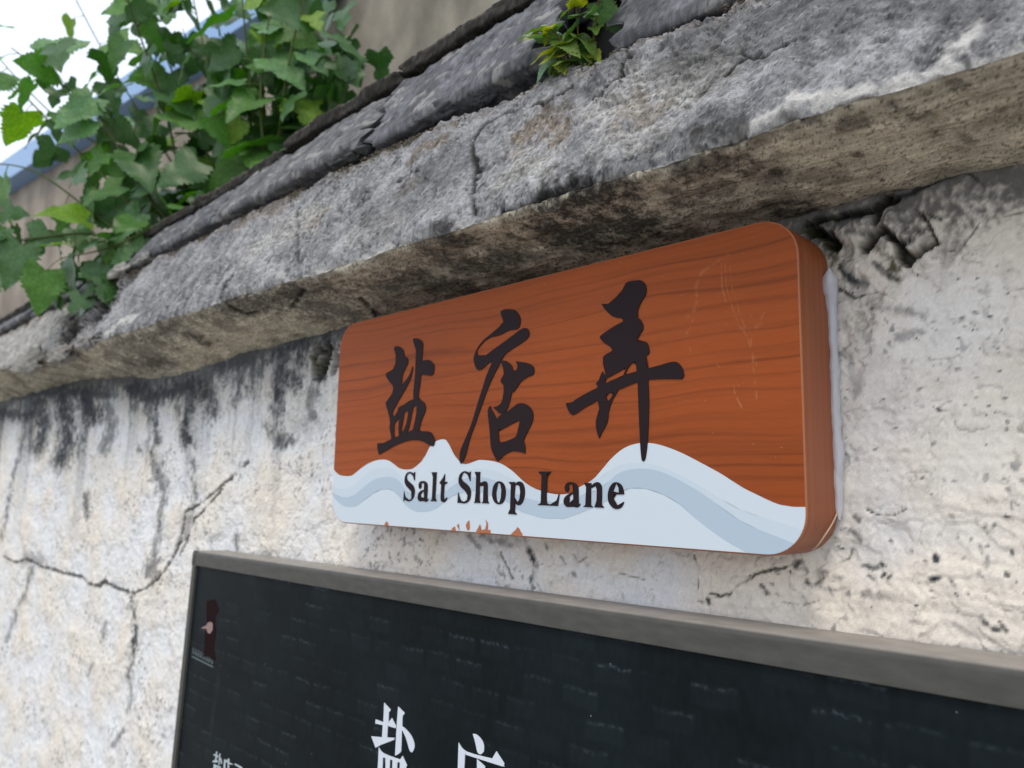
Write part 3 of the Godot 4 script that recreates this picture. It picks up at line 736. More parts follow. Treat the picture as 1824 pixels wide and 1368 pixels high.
# A broken slab of cement or tile: a closed ring of (y, z) points swept along x, roughened.
func slab(called: String, parent: Node3D, mat: Material, x0: float, x1: float, ring: Array, tone: Color, seed_: float, step := 0.003, lime_amount := 0.4, black_edge := 0.0) -> void:
	var per := 0.0
	var pts: Array[Vector2] = []
	for k in ring.size():
		var a: Vector2 = ring[k]
		var b: Vector2 = ring[(k + 1) % ring.size()]
		var n := maxi(2, int(a.distance_to(b) / 0.0035))
		for q in n:
			pts.append(a.lerp(b, float(q) / n))
		per += a.distance_to(b)
	var mid := Vector2.ZERO
	for p in pts:
		mid += p / pts.size()
	var R := pts.size()
	var cols := maxi(4, int((x1 - x0) / step))
	var W := cols + 3
	var v := PackedVector3Array()
	var c := PackedColorArray()
	v.resize(W * (R + 1))
	c.resize(W * (R + 1))
	var nA := fbm("sa", 3)
	var nB := fbm("sb", 3, 0.6)
	var nL := fbm("sl", 4, 0.55)
	rng.seed = int(seed_ * 10.0)
	for j in R + 1:
		var p0 := pts[j % R]
		for i in W:
			var t := clampf((i - 1.0) / (W - 3.0), 0.0, 1.0)
			var x := lerpf(x0, x1, t)
			# ends broken off at an uneven slant
			var pull := (1.0 - sstep(0.0, 0.02, x - x0)) + (1.0 - sstep(0.0, 0.02, x1 - x))
			var q := p0
			if i == 0 or i == W - 1:
				q = mid
			var rise := 0.006 * nA.get_noise_2d(x * 4.0, seed_)
			var n2 := nA.get_noise_3d(x * 28.0, q.x * 40.0 + seed_, q.y * 40.0)
			var n3 := nB.get_noise_3d(x * 120.0, q.x * 130.0 + seed_, q.y * 130.0)
			var away := (q - mid).normalized()
			var ends := nA.get_noise_2d(q.x * 35.0 + seed_, q.y * 35.0) * 0.03 * pull
			var h := 0.0018 * n2 + 0.0006 * n3 - 0.003 * pull
			var lay := nL.get_noise_2d(x * 11.0 + seed_, q.x * 18.0 + q.y * 18.0)
			h += 0.0018 * (sstep(0.05, 0.065, lay) + sstep(-0.15, -0.135, lay))
			q += away * h
			v[j * W + i] = Vector3(x + ends, q.x + rise, q.y)
			var col := tone * (0.9 + 0.5 * n2 + 0.6 * n3) * rng.randf_range(0.78, 1.22)
			col = col.lerp(tone * 0.5, 0.5 * sstep(0.1, 0.35, lay))
			col = col.lerp(Color(0.46, 0.44, 0.41), lime_amount * sstep(0.27, 0.42, nL.get_noise_2d(x * 13.0 + seed_ + 30.0, (p0.x - p0.y) * 26.0) + 0.3 * n3))
			if black_edge > 0.0 and p0.x < mid.x + 0.004 + 0.006 * n2:
				col = col.lerp(Color(0.022, 0.021, 0.021), black_edge * clampf(0.85 + n3, 0.0, 1.0))  # lower half near-black: dark lichen plus edge shade painted into the colour
			c[j * W + i] = Color(maxf(col.r, 0.01), maxf(col.g, 0.01), maxf(col.b, 0.01), 1.0)
	var nn := grid_normals(v, W, R + 1)
	for i in W:
		var joined := (nn[i] + nn[R * W + i]).normalized()
		nn[i] = joined
		nn[R * W + i] = joined
	obj(called, arrays_mesh(v, nn, grid_index(W, R + 1, PackedByteArray()), c), mat, parent)

# A flake or lump of broken plaster.
func lump(called: String, parent: Node3D, mat: Material, at: Vector3, size: Vector3, tone: Color, seed_: float) -> void:
	var W := 41
	var H := 21
	var v := PackedVector3Array()
	var c := PackedColorArray()
	v.resize(W * H)
	c.resize(W * H)
	var nA := fbm("la", 2)
	var nB := fbm("lb", 3, 0.6)
	for j in H:
		var la := (j / (H - 1.0) - 0.5) * PI
		for i in W:
			var lo := i % (W - 1) / (W - 1.0) * TAU
			var d := Vector3(cos(la) * cos(lo), sin(la), cos(la) * sin(lo))
			var q := d * 1.35
			var m := maxf(absf(q.x), maxf(absf(q.y), absf(q.z)))
			d = d.lerp(d / m * 0.95, 0.55)
			var n1 := nA.get_noise_3d(d.x * 1.1 + seed_, d.y * 1.1, d.z * 1.1)
			var n3 := nB.get_noise_3d(d.x * 5.0 + seed_, d.y * 5.0, d.z * 5.0)
			v[j * W + i] = at + d * size * (1.0 + 0.5 * n1 + 0.12 * n3)
			var col := tone * (0.95 + 0.7 * n3)
			c[j * W + i] = Color(col.r, col.g, col.b, 1.0)
	var idx := grid_index(W, H, PackedByteArray())
	for k in idx.size() / 3:
		var t := idx[3 * k]
		idx[3 * k] = idx[3 * k + 1]
		idx[3 * k + 1] = t
	var nn := grid_normals(v, W, H)
	for k in nn.size():
		nn[k] = -nn[k]
	for j in H:
		var joined := (nn[j * W] + nn[j * W + W - 1]).normalized()
		nn[j * W] = joined
		nn[j * W + W - 1] = joined
	obj(called, arrays_mesh(v, nn, idx, c), mat, parent)

# ---------------------------------------------------------------- flat print and letters
func outline(raw: Array, smooth := true) -> PackedVector2Array:
	var p := PackedVector2Array()
	for k in raw.size() / 2:
		p.append(Vector2(raw[2 * k] * 1e-4, raw[2 * k + 1] * 1e-4))
	return rounded(p, true) if smooth else p

func rounded(p: PackedVector2Array, closed: bool, parts := 3) -> PackedVector2Array:
	var n := p.size()
	var out := PackedVector2Array()
	var sharp: Array[bool] = []
	for k in n:
		var a := p[k] - p[(k + n - 1) % n]
		var b := p[(k + 1) % n] - p[k]
		sharp.append(absf(a.angle_to(b)) > 0.85)
	for k in (n if closed else n - 1):
		var b := p[k]
		var c := p[(k + 1) % n]
		var a := b if sharp[k] or (not closed and k == 0) else p[(k + n - 1) % n]
		var d := c if sharp[(k + 1) % n] or (not closed and k == n - 2) else p[(k + 2) % n]
		for q in parts:
			out.append(b.cubic_interpolate(c, a, d, float(q) / parts))
	if not closed:
		out.append(p[n - 1])
	return out

# Joins the holes to the outline by hairline slits, so that one simple polygon is left.
func slit(loops: Array) -> PackedVector2Array:
	var p: PackedVector2Array = loops[0]
	if Geometry2D.is_polygon_clockwise(p):
		p.reverse()
	for h in range(1, loops.size()):
		var q: PackedVector2Array = loops[h]
		if not Geometry2D.is_polygon_clockwise(q):
			q.reverse()
		var best := 1e9
		var bi := 0
		var bj := 0
		for i in p.size():
			for j in q.size():
				var d := p[i].distance_squared_to(q[j])
				if d < best:
					best = d
					bi = i
					bj = j
		var side := (q[bj] - p[bi]).orthogonal().normalized() * 0.000004
		var out := PackedVector2Array()
		for i in bi:
			out.append(p[i])
		out.append(p[bi] + side)
		out.append(q[bj] + side)
		for j in range(1, q.size()):
			out.append(q[(bj + j) % q.size()])
		out.append(q[bj] - side)
		out.append(p[bi] - side)
		for i in range(bi + 1, p.size()):
			out.append(p[i])
		var tri := Geometry2D.triangulate_polygon(out)
		if tri.is_empty():
			out = PackedVector2Array()
			for i in bi:
				out.append(p[i])
			out.append(p[bi] - side)
			out.append(q[bj] - side)
			for j in range(1, q.size()):
				out.append(q[(bj + j) % q.size()])
			out.append(q[bj] + side)
			out.append(p[bi] + side)
			for i in range(bi + 1, p.size()):
				out.append(p[i])
		p = out
	return p

# A thin plate with the given outlines: front at z1, edges back to z0.
func plate(polys: Array, z0: float, z1: float) -> ArrayMesh:
	var v := PackedVector3Array()
	var n := PackedVector3Array()
	var idx := PackedInt32Array()
	for poly in polys:
		var p: PackedVector2Array = poly
		if Geometry2D.is_polygon_clockwise(p):
			p.reverse()
		var tri := Geometry2D.triangulate_polygon(p)
		if tri.is_empty():
			print("could not fill an outline of ", p.size())
			continue
		var base := v.size()
		for q in p:
			v.append(Vector3(q.x, q.y, z1))
			n.append(Vector3.BACK)
		for k in tri.size() / 3:
			var a := p[tri[3 * k]]
			var b := p[tri[3 * k + 1]]
			var c := p[tri[3 * k + 2]]
			var ccw := (b - a).cross(c - a) > 0.0
			idx.append(base + tri[3 * k])
			idx.append(base + tri[3 * k + (2 if ccw else 1)])
			idx.append(base + tri[3 * k + (1 if ccw else 2)])
		if z1 - z0 > 1e-6:
			for k in p.size():
				var a := p[k]
				var b := p[(k + 1) % p.size()]
				var m := Vector3((b - a).y, -(b - a).x, 0.0).normalized()
				var at := v.size()
				for q in [Vector3(a.x, a.y, z1), Vector3(b.x, b.y, z1), Vector3(b.x, b.y, z0), Vector3(a.x, a.y, z0)]:
					v.append(q)
					n.append(m)
				for q in [0, 1, 2, 0, 2, 3]:
					idx.append(at + q)
	return arrays_mesh(v, n, idx)

func glyph(entry: Array, z0: float, z1: float) -> ArrayMesh:
	var polys := []
	for part in entry:
		if part is Array:
			var loops := []
			for l in part:
				loops.append(outline(l))
			polys.append(slit(loops))
	return plate(polys, z0, z1)

func round_rect(w: float, h: float, r: float, inset := 0.0, parts := 14) -> PackedVector2Array:
	var p := PackedVector2Array()
	var q := r - inset
	for k in 4:
		var mid := Vector2(w - r if k == 0 or k == 3 else r, h - r if k < 2 else r)
		for i in parts + 1:
			var a := (k + float(i) / parts) * PI / 2.0
			p.append(mid + Vector2(cos(a), sin(a)) * q)
	return p

func tube(path: PackedVector3Array, radii: PackedFloat32Array, sides := 7) -> ArrayMesh:
	var v := PackedVector3Array()
	var n := PackedVector3Array()
	var idx := PackedInt32Array()
	tube_into(v, n, idx, path, radii, sides)
	return arrays_mesh(v, n, idx)

func tube_into(v: PackedVector3Array, n: PackedVector3Array, idx: PackedInt32Array, path: PackedVector3Array, radii: PackedFloat32Array, sides: int) -> void:
	var up := Vector3(0.31, 0.2, 0.93)
	for k in path.size():
		var t := (path[mini(k + 1, path.size() - 1)] - path[maxi(k - 1, 0)]).normalized()
		var a := t.cross(up).normalized()
		var b := a.cross(t).normalized()
		var base := v.size()
		for s in sides + 1:
			var an := TAU * s / sides
			var d := a * cos(an) + b * sin(an)
			v.append(path[k] + d * radii[k])
			n.append(d)
		if k + 1 < path.size():
			for s in sides:
				for q in [0, 1, sides + 2, 0, sides + 2, sides + 1]:
					idx.append(base + s + q)

func build_sign() -> void:
	var w := 0.6
	var h := 0.2464
	var r := 0.031
	var sign := thing("lane_sign")
	tag(sign, "orange wood-grain lane sign with black Chinese characters above a white wave", "sign")
	# printed wood: one texture for the face
	var TW := 1500
	var TH := 616
	var bytes := PackedByteArray()
	bytes.resize(TW * TH * 3)
	var nG := fbm("wood", 3)
	var nF := fbm("fibre", 2)
	var nW := fbm("warp", 2)
	for j in TH:
		var y := h * (1.0 - (j + 0.5) / TH)
		for i in TW:
			var x := w * (i + 0.5) / TW
			var yy := y + 0.006 * nW.get_noise_2d(x * 4.0, y * 9.0)
			var g := nG.get_noise_2d(x * 2.0, yy * 105.0)
			var f := nF.get_noise_2d(x * 40.0, yy * 900.0)
			var phase := yy * 88.0 + 0.8 * nG.get_noise_2d(x * 0.9, yy * 16.0) + 0.10 * nG.get_noise_2d(x * 8.0, yy * 30.0)
			var row := floorf(phase)
			var line := exp(-pow((phase - row - 0.5) / (0.10 + 0.07 * nW.get_noise_2d(x * 3.0, row * 3.7)), 2.0))
			var dark := line * clampf(0.075 + 0.14 * nW.get_noise_2d(x * 2.2 + 5.0, row * 7.1), 0.0, 0.15) + 0.06 * sstep(-0.1, 0.5, g) + 0.05 * nW.get_noise_2d(x * 3.0 + 20.0, y * 7.0)
			var k := 1.0 - dark + 0.04 * f
			var at := (j * TW + i) * 3
			bytes[at] = clampi(int(153.0 * k), 0, 255)
			bytes[at + 1] = clampi(int(75.0 * k * (1.0 - 0.08 * dark)), 0, 255)
			bytes[at + 2] = clampi(int(33.0 * k), 0, 255)
	var put := func(x: float, y: float, rad: float, alpha: float) -> void:
		var ci := x / w * TW
		var cj := (1.0 - y / h) * TH
		var rr := rad * TW / w
		for dj in range(int(cj - rr), int(cj + rr) + 2):
			for di in range(int(ci - rr), int(ci + rr) + 2):
				if di < 0 or dj < 0 or di >= TW or dj >= TH:
					continue
				var a := alpha * clampf(1.3 - Vector2(di - ci, dj - cj).length() / maxf(rr, 0.5), 0.0, 1.0)
				for ch in 3:
					var at := (dj * TW + di) * 3 + ch
					bytes[at] = int(lerpf(bytes[at], [205, 160, 125][ch], a))
	for sc in sign_scratches:
		var p := outline(sc[3], false)
		for k in p.size() - 1:
			var L := p[k].distance_to(p[k + 1])
			for q in int(L / 0.0004):
				var t := q * 0.0004 / L
				var m := p[k].lerp(p[k + 1], t)
				var f := clampf(0.55 + 1.3 * nF.get_noise_2d(m.x * 220.0, m.y * 120.0), 0.0, 1.0)
				put.call(m.x + 0.0005 * nF.get_noise_2d(m.y * 300.0, 2.0), m.y, sc[1] * 0.00045, sc[2] * f * (0.5 if sc[1] < 2.0 else 0.24))
	rng.seed = 41
	for k in 130:
		var x := rng.randf_range(0.0, w)
		put.call(x, rng.randf_range(0.06, h), rng.randf_range(0.0002, 0.0006), rng.randf_range(0.25, 0.8) * (0.5 + x))
	var wood := StandardMaterial3D.new()
	wood.albedo_texture = ImageTexture.create_from_image(Image.create_from_data(TW, TH, false, Image.FORMAT_RGB8, bytes))
	wood.roughness = 0.5
	wood.metallic_specular = 0.26
	# board: face with a small worn bevel and a deep striped side
	var face := round_rect(w, h, r, 0.0012)
	var tri := Geometry2D.triangulate_polygon(face)
	var fv := PackedVector3Array()
	var fn := PackedVector3Array()
	var fu := PackedVector2Array()
	var fi := PackedInt32Array()
	for q in face:
		fv.append(Vector3(q.x, q.y, 0.0))
		fn.append(Vector3.BACK)
		fu.append(Vector2(q.x / w, 1.0 - q.y / h))
	for k in tri.size() / 3:
		var a := face[tri[3 * k]]
		var ccw := (face[tri[3 * k + 1]] - a).cross(face[tri[3 * k + 2]] - a) > 0.0
		fi.append_array(PackedInt32Array([tri[3 * k], tri[3 * k + (2 if ccw else 1)], tri[3 * k + (1 if ccw else 2)]]))
	obj("face", arrays_mesh(fv, fn, fi, PackedColorArray(), fu), wood, sign)
	var side := StandardMaterial3D.new()
	side.vertex_color_use_as_albedo = true
	side.roughness = 0.45
	side.metallic_specular = 0.4
	var rim := round_rect(w, h, r, 0.0)
	var N := rim.size()
	var depths := PackedFloat32Array([0.0, -0.0004, -0.0012])
	var zz := -0.003
	while zz > -0.0505:
		depths.append(zz)
		zz -= 0.0011
	var sv := PackedVector3Array()
	var sn := PackedVector3Array()
	var scol := PackedColorArray()
	var si := PackedInt32Array()
	var nS := fbm("stripe", 2)
	for j in depths.size():
		var z := depths[j]
		var inset: float = [0.0012, 0.00035, 0.0][mini(j, 2)]
		var ring := round_rect(w, h, r, inset)
		for i in N + 1:
			var q := ring[i % N]
			var radial := (q - round_rect(w, h, r, r * 0.999)[i % N]).normalized()
			sv.append(Vector3(q.x, q.y, z))
			sn.append(Vector3(radial.x, radial.y, [1.2, 0.9, 0.1][mini(j, 2)] if j < 3 else 0.0).normalized())
			var along := nS.get_noise_2d(z * 420.0, q.y * 2.0 + q.x * 2.0)
			var col := Color(0.29, 0.082, 0.027) * (1.0 + 0.30 * along + 0.15 * nS.get_noise_2d(z * 1500.0, 3.0))
			if j < 2:
				col = Color(0.40, 0.155, 0.07)
			scol.append(Color(col.r, col.g, col.b, 1.0))
	for j in depths.size() - 1:
		for i in N:
			var a := j * (N + 1) + i
			si.append_array(PackedInt32Array([a, a + 1, a + N + 2, a, a + N + 2, a + N + 1]))
	obj("side_band", arrays_mesh(sv, sn, si, scol), side, sign)
	# the white wave with its two blue bands
	var edge := round_rect(w, h, r, 0.0012)
	var white := plain(Color(0.60, 0.67, 0.72), 0.5)
	var pale := plain(Color(0.555, 0.63, 0.695), 0.5)
	var blue := plain(Color(0.43, 0.52, 0.605), 0.5)
	var top := rounded(outline(wavetop, false), false, 4)
	var wave := top.duplicate()
	wave.append(Vector2(0.75, 0.02))
	wave.append(Vector2(0.75, -0.05))
	wave.append(Vector2(-0.1, -0.05))
	var foam := obj("white_wave", plate(Geometry2D.intersect_polygons(wave, edge), 0.0, 0.0002), white, sign)
	var bt := rounded(outline(bandtop, false), false, 4)
	var bb := rounded(outline(bandbottom, false), false, 4)
	var high := PackedVector2Array()
	for k in bt.size():
		high.append(bt[k] + Vector2(-0.002, 0.0085 + 0.004 * sin(bt[k].x * 23.0)))
	var light_band := high.duplicate()
	for k in bt.size():
		light_band.append(bt[bt.size() - 1 - k])
	var band := bt.duplicate()
	for k in bb.size():
		band.append(bb[bb.size() - 1 - k])
	for p in Geometry2D.intersect_polygons(light_band, edge):
		obj("pale_band", plate(Geometry2D.intersect_polygons(p, wave), 0.0002, 0.00032), pale, foam)
	obj("blue_band", plate(Geometry2D.intersect_polygons(band, edge), 0.0002, 0.00042), blue, foam)
	var bare := plain(Color(0.42, 0.14, 0.055), 0.6)
	for k in peel_patches.size():
		var part := obj("peeled_patch", plate([outline(peel_patches[k][1][0])], 0.0002, 0.0004), bare, foam)
		if k == 0:
			part.set_meta("label", "bare orange spot where the white print has peeled")
	var ink := plain(Color(0.020, 0.012, 0.014), 0.6)
	ink.metallic_specular = 0.22
	for g in sign_characters:
		obj("character", glyph(pieces(g), 0.0, 0.0009), ink, sign)
	for g in sign_letters:
		obj("letter", glyph(pieces(g), 0.0, 0.0009), ink, sign)
	# clear sealant squeezed out between sign and wall, and a dried strand of it
	var gel := StandardMaterial3D.new()
	gel.albedo_color = Color(0.86, 0.87, 0.90, 0.6)
	gel.transparency = BaseMaterial3D.TRANSPARENCY_ALPHA
	gel.roughness = 0.22
	var bead := PackedVector3Array()
	var radii := PackedFloat32Array()
	var nQ := fbm("bead", 2)
	for k in 46:
		var y := lerpf(0.214, 0.026, k / 45.0)
		var top_blob := exp(-pow((y - 0.205) / 0.014, 2.0))
		bead.append(Vector3(0.6015 + 0.0015 * nQ.get_noise_1d(k * 0.3) + 0.002 * top_blob, y, -0.0505 + 0.006 * top_blob))
		radii.append((0.0038 + 0.0012 * nQ.get_noise_1d(k * 0.35 + 20.0) + 0.0035 * top_blob) * minf(1.0, 0.15 + 0.35 * minf(k, 45 - k)))
	obj("sealant_bead", tube(bead, radii, 12), gel, sign)
	var strand := plain(Color(0.55, 0.42, 0.32), 0.4)
	var thread := PackedVector3Array()
	for q in [[0.588, 0.0042, -0.0335], [0.5935, 0.0085, -0.031], [0.5978, 0.016, -0.034], [0.6003, 0.024, -0.041], [0.6012, 0.0325, -0.049]]:
		thread.append(Vector3(q[0], q[1], q[2]))
	obj("sealant_strand", tube(rounded3(thread), even(13, 0.0006), 5), strand, sign)

func pieces(g: Array) -> Array:
	var parts := []
	for q in g:
		if q is Array:
			parts.append(q)
	return parts

func even(n: int, r: float) -> PackedFloat32Array:
	var a := PackedFloat32Array()
	a.resize(n)
	a.fill(r)
	return a

func rounded3(p: PackedVector3Array, parts := 3) -> PackedVector3Array:
	var out := PackedVector3Array()
	for k in p.size() - 1:
		for q in parts:
			out.append(p[k].cubic_interpolate(p[k + 1], p[maxi(k - 1, 0)], p[mini(k + 2, p.size() - 1)], float(q) / parts))
	out.append(p[p.size() - 1])
	return out

# A straight rail: a (u, z) section swept from one point to another in the board's own plane.
func rail(section: PackedVector2Array, from: Vector2, to: Vector2, u_dir: Vector2) -> ArrayMesh:
	var v := PackedVector3Array()
	var n := PackedVector3Array()
	var idx := PackedInt32Array()
	var dust := PackedColorArray()
	var S := section.size()
	var steps := 2
	var along := (to - from).normalized()
	for e in steps:
		var o := from if e == 0 else to
		for k in S:
			var q := section[k]
			v.append(Vector3(o.x + u_dir.x * q.x, o.y + u_dir.y * q.x, q.y))
			var t := section[mini(k + 1, S - 1)] - section[maxi(k - 1, 0)]
			var nn := Vector2(-t.y, t.x).normalized()
			n.append(Vector3(u_dir.x * nn.x, u_dir.y * nn.x, nn.y).normalized())
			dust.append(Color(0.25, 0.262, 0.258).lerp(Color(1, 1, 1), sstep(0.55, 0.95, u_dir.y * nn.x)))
	var flip := along.cross(u_dir) < 0.0
	for k in S - 1:
		var quad := [k, k + S, k + S + 1, k, k + S + 1, k + 1]
		if not flip:
			quad = [k, k + S + 1, k + S, k, k + 1, k + S + 1]
		for q in quad:
			idx.append(q)
	return arrays_mesh(v, n, idx, dust)

func build_board() -> void:
	var board := thing("information_board")
	var tilt := deg_to_rad(1.9)
	var turn := deg_to_rad(0.5)
	var right := Vector3(cos(turn), sin(turn), 0)
	var up := Vector3(-sin(turn) * cos(tilt), cos(turn) * cos(tilt), -sin(tilt))
	board.transform = Transform3D(Basis(right, up, right.cross(up)), Vector3(-0.396, -0.0605, 0.0))
	tag(board, "large black information board in a grey metal frame below the lane sign", "information board")
	var w := 1.26
	var h := 0.80
	var metal := StandardMaterial3D.new()
	metal.albedo_color = Color(0.40, 0.37, 0.335).linear_to_srgb()
	metal.metallic = 0.15
	metal.vertex_color_use_as_albedo = true
	metal.roughness = 0.46
	metal.metallic_specular = 0.3
	metal.albedo_texture = noise_tex("metal", 0.02, 4, 512, 0.86, 1.0)
	metal.uv1_triplanar = true
	metal.uv1_scale = Vector3(3, 9, 3)
	metal.heightmap_enabled = true
	metal.heightmap_texture = noise_tex("metal_relief", 0.2, 3, 512, 0.0, 1.0)
	metal.heightmap_scale = 0.004
	var section := PackedVector2Array([Vector2(0, -0.052), Vector2(0, -0.0052)])
	for k in 9:
		var a := k / 8.0 * PI / 2.0
		section.append(Vector2(0.005 - 0.005 * cos(a), -0.005 + 0.005 * sin(a)))
	for q in [Vector2(0.0052, 0.0), Vector2(0.0215, 0.0), Vector2(0.0222, -0.0003), Vector2(0.0225, -0.0009), Vector2(0.0225, -0.006)]:
		section.append(q)
	var slim := section.duplicate()
	for k in slim.size():
		slim[k].x *= 0.62
	for k in slim.size():
		if slim[k].y < -0.04:
			slim[k].y = -0.09
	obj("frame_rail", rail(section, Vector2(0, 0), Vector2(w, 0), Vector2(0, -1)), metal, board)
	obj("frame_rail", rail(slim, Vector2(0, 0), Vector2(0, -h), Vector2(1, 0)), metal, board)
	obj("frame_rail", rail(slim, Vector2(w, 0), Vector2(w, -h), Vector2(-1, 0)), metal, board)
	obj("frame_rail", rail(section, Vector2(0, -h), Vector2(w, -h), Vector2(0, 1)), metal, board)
	# dark print of a brick wall
	var TW := 1280
	var TH := 800
	var bytes := PackedByteArray()
	bytes.resize(TW * TH * 3)
	var nR := fbm("row", 3)
	var nQ := fbm("tone", 3)
	for j in TH:
		var y := (j + 0.5) / TH * h
		for i in TW:
			var x := (i + 0.5) / TW * w
			var yy := y + 0.0022 * nR.get_noise_2d(x * 18.0, y * 3.0) + 0.02
			var row := floorf(yy / 0.0235)
			var f := yy / 0.0235 - row
			var cell := x / 0.047 + 0.5 * fposmod(row, 2.0) + 0.15 * sin(row * 2.3)
			var id := floorf(cell)
			var g := cell - id
			var rnd := fposmod(sin(row * 12.9898 + id * 78.233) * 43758.5453, 1.0)
			var on := sstep(0.05, 0.12, g) * (1.0 - sstep(0.70 + 0.2 * rnd, 0.78 + 0.2 * rnd, g))
			var rough := clampf(0.55 + 1.6 * nR.get_noise_2d(x * 150.0, y * 150.0), 0.0, 1.2)
			var dash := exp(-pow((f - 0.2 - 0.1 * rnd - 0.06 * nR.get_noise_2d(x * 60.0, row * 5.0)) / 0.07, 2.0)) * on * clampf(rnd * 1.5 - 0.45 + 1.2 * nQ.get_noise_2d(x * 5.0 + 3.0, y * 5.0), 0.0, 1.0) * rough
			dash += 0.16 * on * sstep(0.15, 0.3, f) * (1.0 - sstep(0.8, 0.95, f)) * rnd
			var t := nQ.get_noise_2d(x * 6.0, y * 7.0)
			var k := 1.0 + 0.18 * t + 0.1 * nQ.get_noise_2d(x * 120.0, y * 60.0)
			var scrape := exp(-pow((x - 0.112 + 0.1 * (y - 0.2)) / 0.006, 2.0)) * sstep(0.15, 0.17, y) * (1.0 - sstep(0.22, 0.26, y)) * clampf(0.5 + 1.5 * nR.get_noise_2d(x * 420.0, y * 12.0), 0.0, 1.0)
			var add := 26.0 * dash + 20.0 * scrape
			var at := (j * TW + i) * 3
			bytes[at] = clampi(int(23.0 * k + add), 0, 255)
			bytes[at + 1] = clampi(int(29.0 * k + add * 1.05), 0, 255)
			bytes[at + 2] = clampi(int(31.5 * k + add * 1.12), 0, 255)
	rng.seed = 77
	for k in 90:
		var i := rng.randi_range(4, TW - 5)
		var j := rng.randi_range(4, TH - 5)
		for q in 3:
			bytes[(j * TW + i) * 3 + q] = rng.randi_range(90, 200)
	var dark := StandardMaterial3D.new()
	dark.albedo_texture = ImageTexture.create_from_image(Image.create_from_data(TW, TH, false, Image.FORMAT_RGB8, bytes))
	dark.roughness = 0.38
	dark.metallic_specular = 0.16
	var v := PackedVector3Array([Vector3(0.008, -0.014, -0.004), Vector3(w - 0.008, -0.014, -0.004), Vector3(w - 0.008, -h + 0.014, -0.004), Vector3(0.008, -h + 0.014, -0.004)])
	var n := PackedVector3Array([Vector3.BACK, Vector3.BACK, Vector3.BACK, Vector3.BACK])
	obj("panel", arrays_mesh(v, n, PackedInt32Array([0, 1, 2, 0, 2, 3]), PackedColorArray(), PackedVector2Array([Vector2(0, 0), Vector2(1, 0), Vector2(1, 1), Vector2(0, 1)])), dark, board)
	var b := BoxMesh.new()
	b.size = Vector3(w - 0.004, h - 0.004, 0.03)
	obj("backing", b, metal, board, Transform3D(Basis(), Vector3(w / 2, -h / 2, -0.022)))
	var ink := plain(Color(0.64, 0.68, 0.74), 0.5)
	for g in board_characters:
		obj("character", glyph(pieces(g), -0.004, -0.0034), ink, board)
	var grey := plain(Color(0.46, 0.53, 0.56), 0.5)
	for g in board_small:
		obj("small_character", glyph(pieces(g), -0.004, -0.0035), grey, board)
	var emblem := obj("emblem", glyph([board_emblem], -0.004, -0.0037), plain(Color(0.0165, 0.0065, 0.0075), 0.8), board)
	var bird := obj("emblem_bird", glyph([board_bird], -0.0037, -0.0034), plain(Color(0.28, 0.18, 0.16), 0.6), emblem)
	bird.set_meta("label", "pale curled bird shape on the dark red emblem")
	# the row of tiny characters and the line below the emblem
	var tiny := plain(Color(0.13, 0.165, 0.175), 0.5)
	rng.seed = 5
	for k in 8:
		var o := Vector2(0.0265 + k * 0.0095, -0.1435 - 0.0006 * k)
		var bars := []
		for q in 3:
			var y := -0.0022 - q * 0.0032
			bars.append(PackedVector2Array([o + Vector2(0.0, y), o + Vector2(0.0066 - 0.001 * rng.randi_range(0, 2), y), o + Vector2(0.0062, y + 0.0011), o + Vector2(0.0, y + 0.0011)]))
		var sx := rng.randf_range(0.001, 0.005)
		bars.append(PackedVector2Array([o + Vector2(sx, -0.0098), o + Vector2(sx + 0.0011, -0.0098), o + Vector2(sx + 0.0011, -0.0091), o + Vector2(sx, -0.0091)]))
		for q in 2:
			var bx := sx if q == 0 else 0.0058
			bars.append(PackedVector2Array([o + Vector2(bx, -0.0074), o + Vector2(bx + 0.001, -0.0074), o + Vector2(bx + 0.001, -0.0056), o + Vector2(bx, -0.0056)]))
		obj("tiny_character", plate(bars, -0.004, -0.0037), tiny, board)
	obj("thin_line", plate([PackedVector2Array([Vector2(0.0265, -0.1575), Vector2(0.102, -0.1612), Vector2(0.102, -0.1598), Vector2(0.0265, -0.1561)])], -0.004, -0.0037), tiny, board)

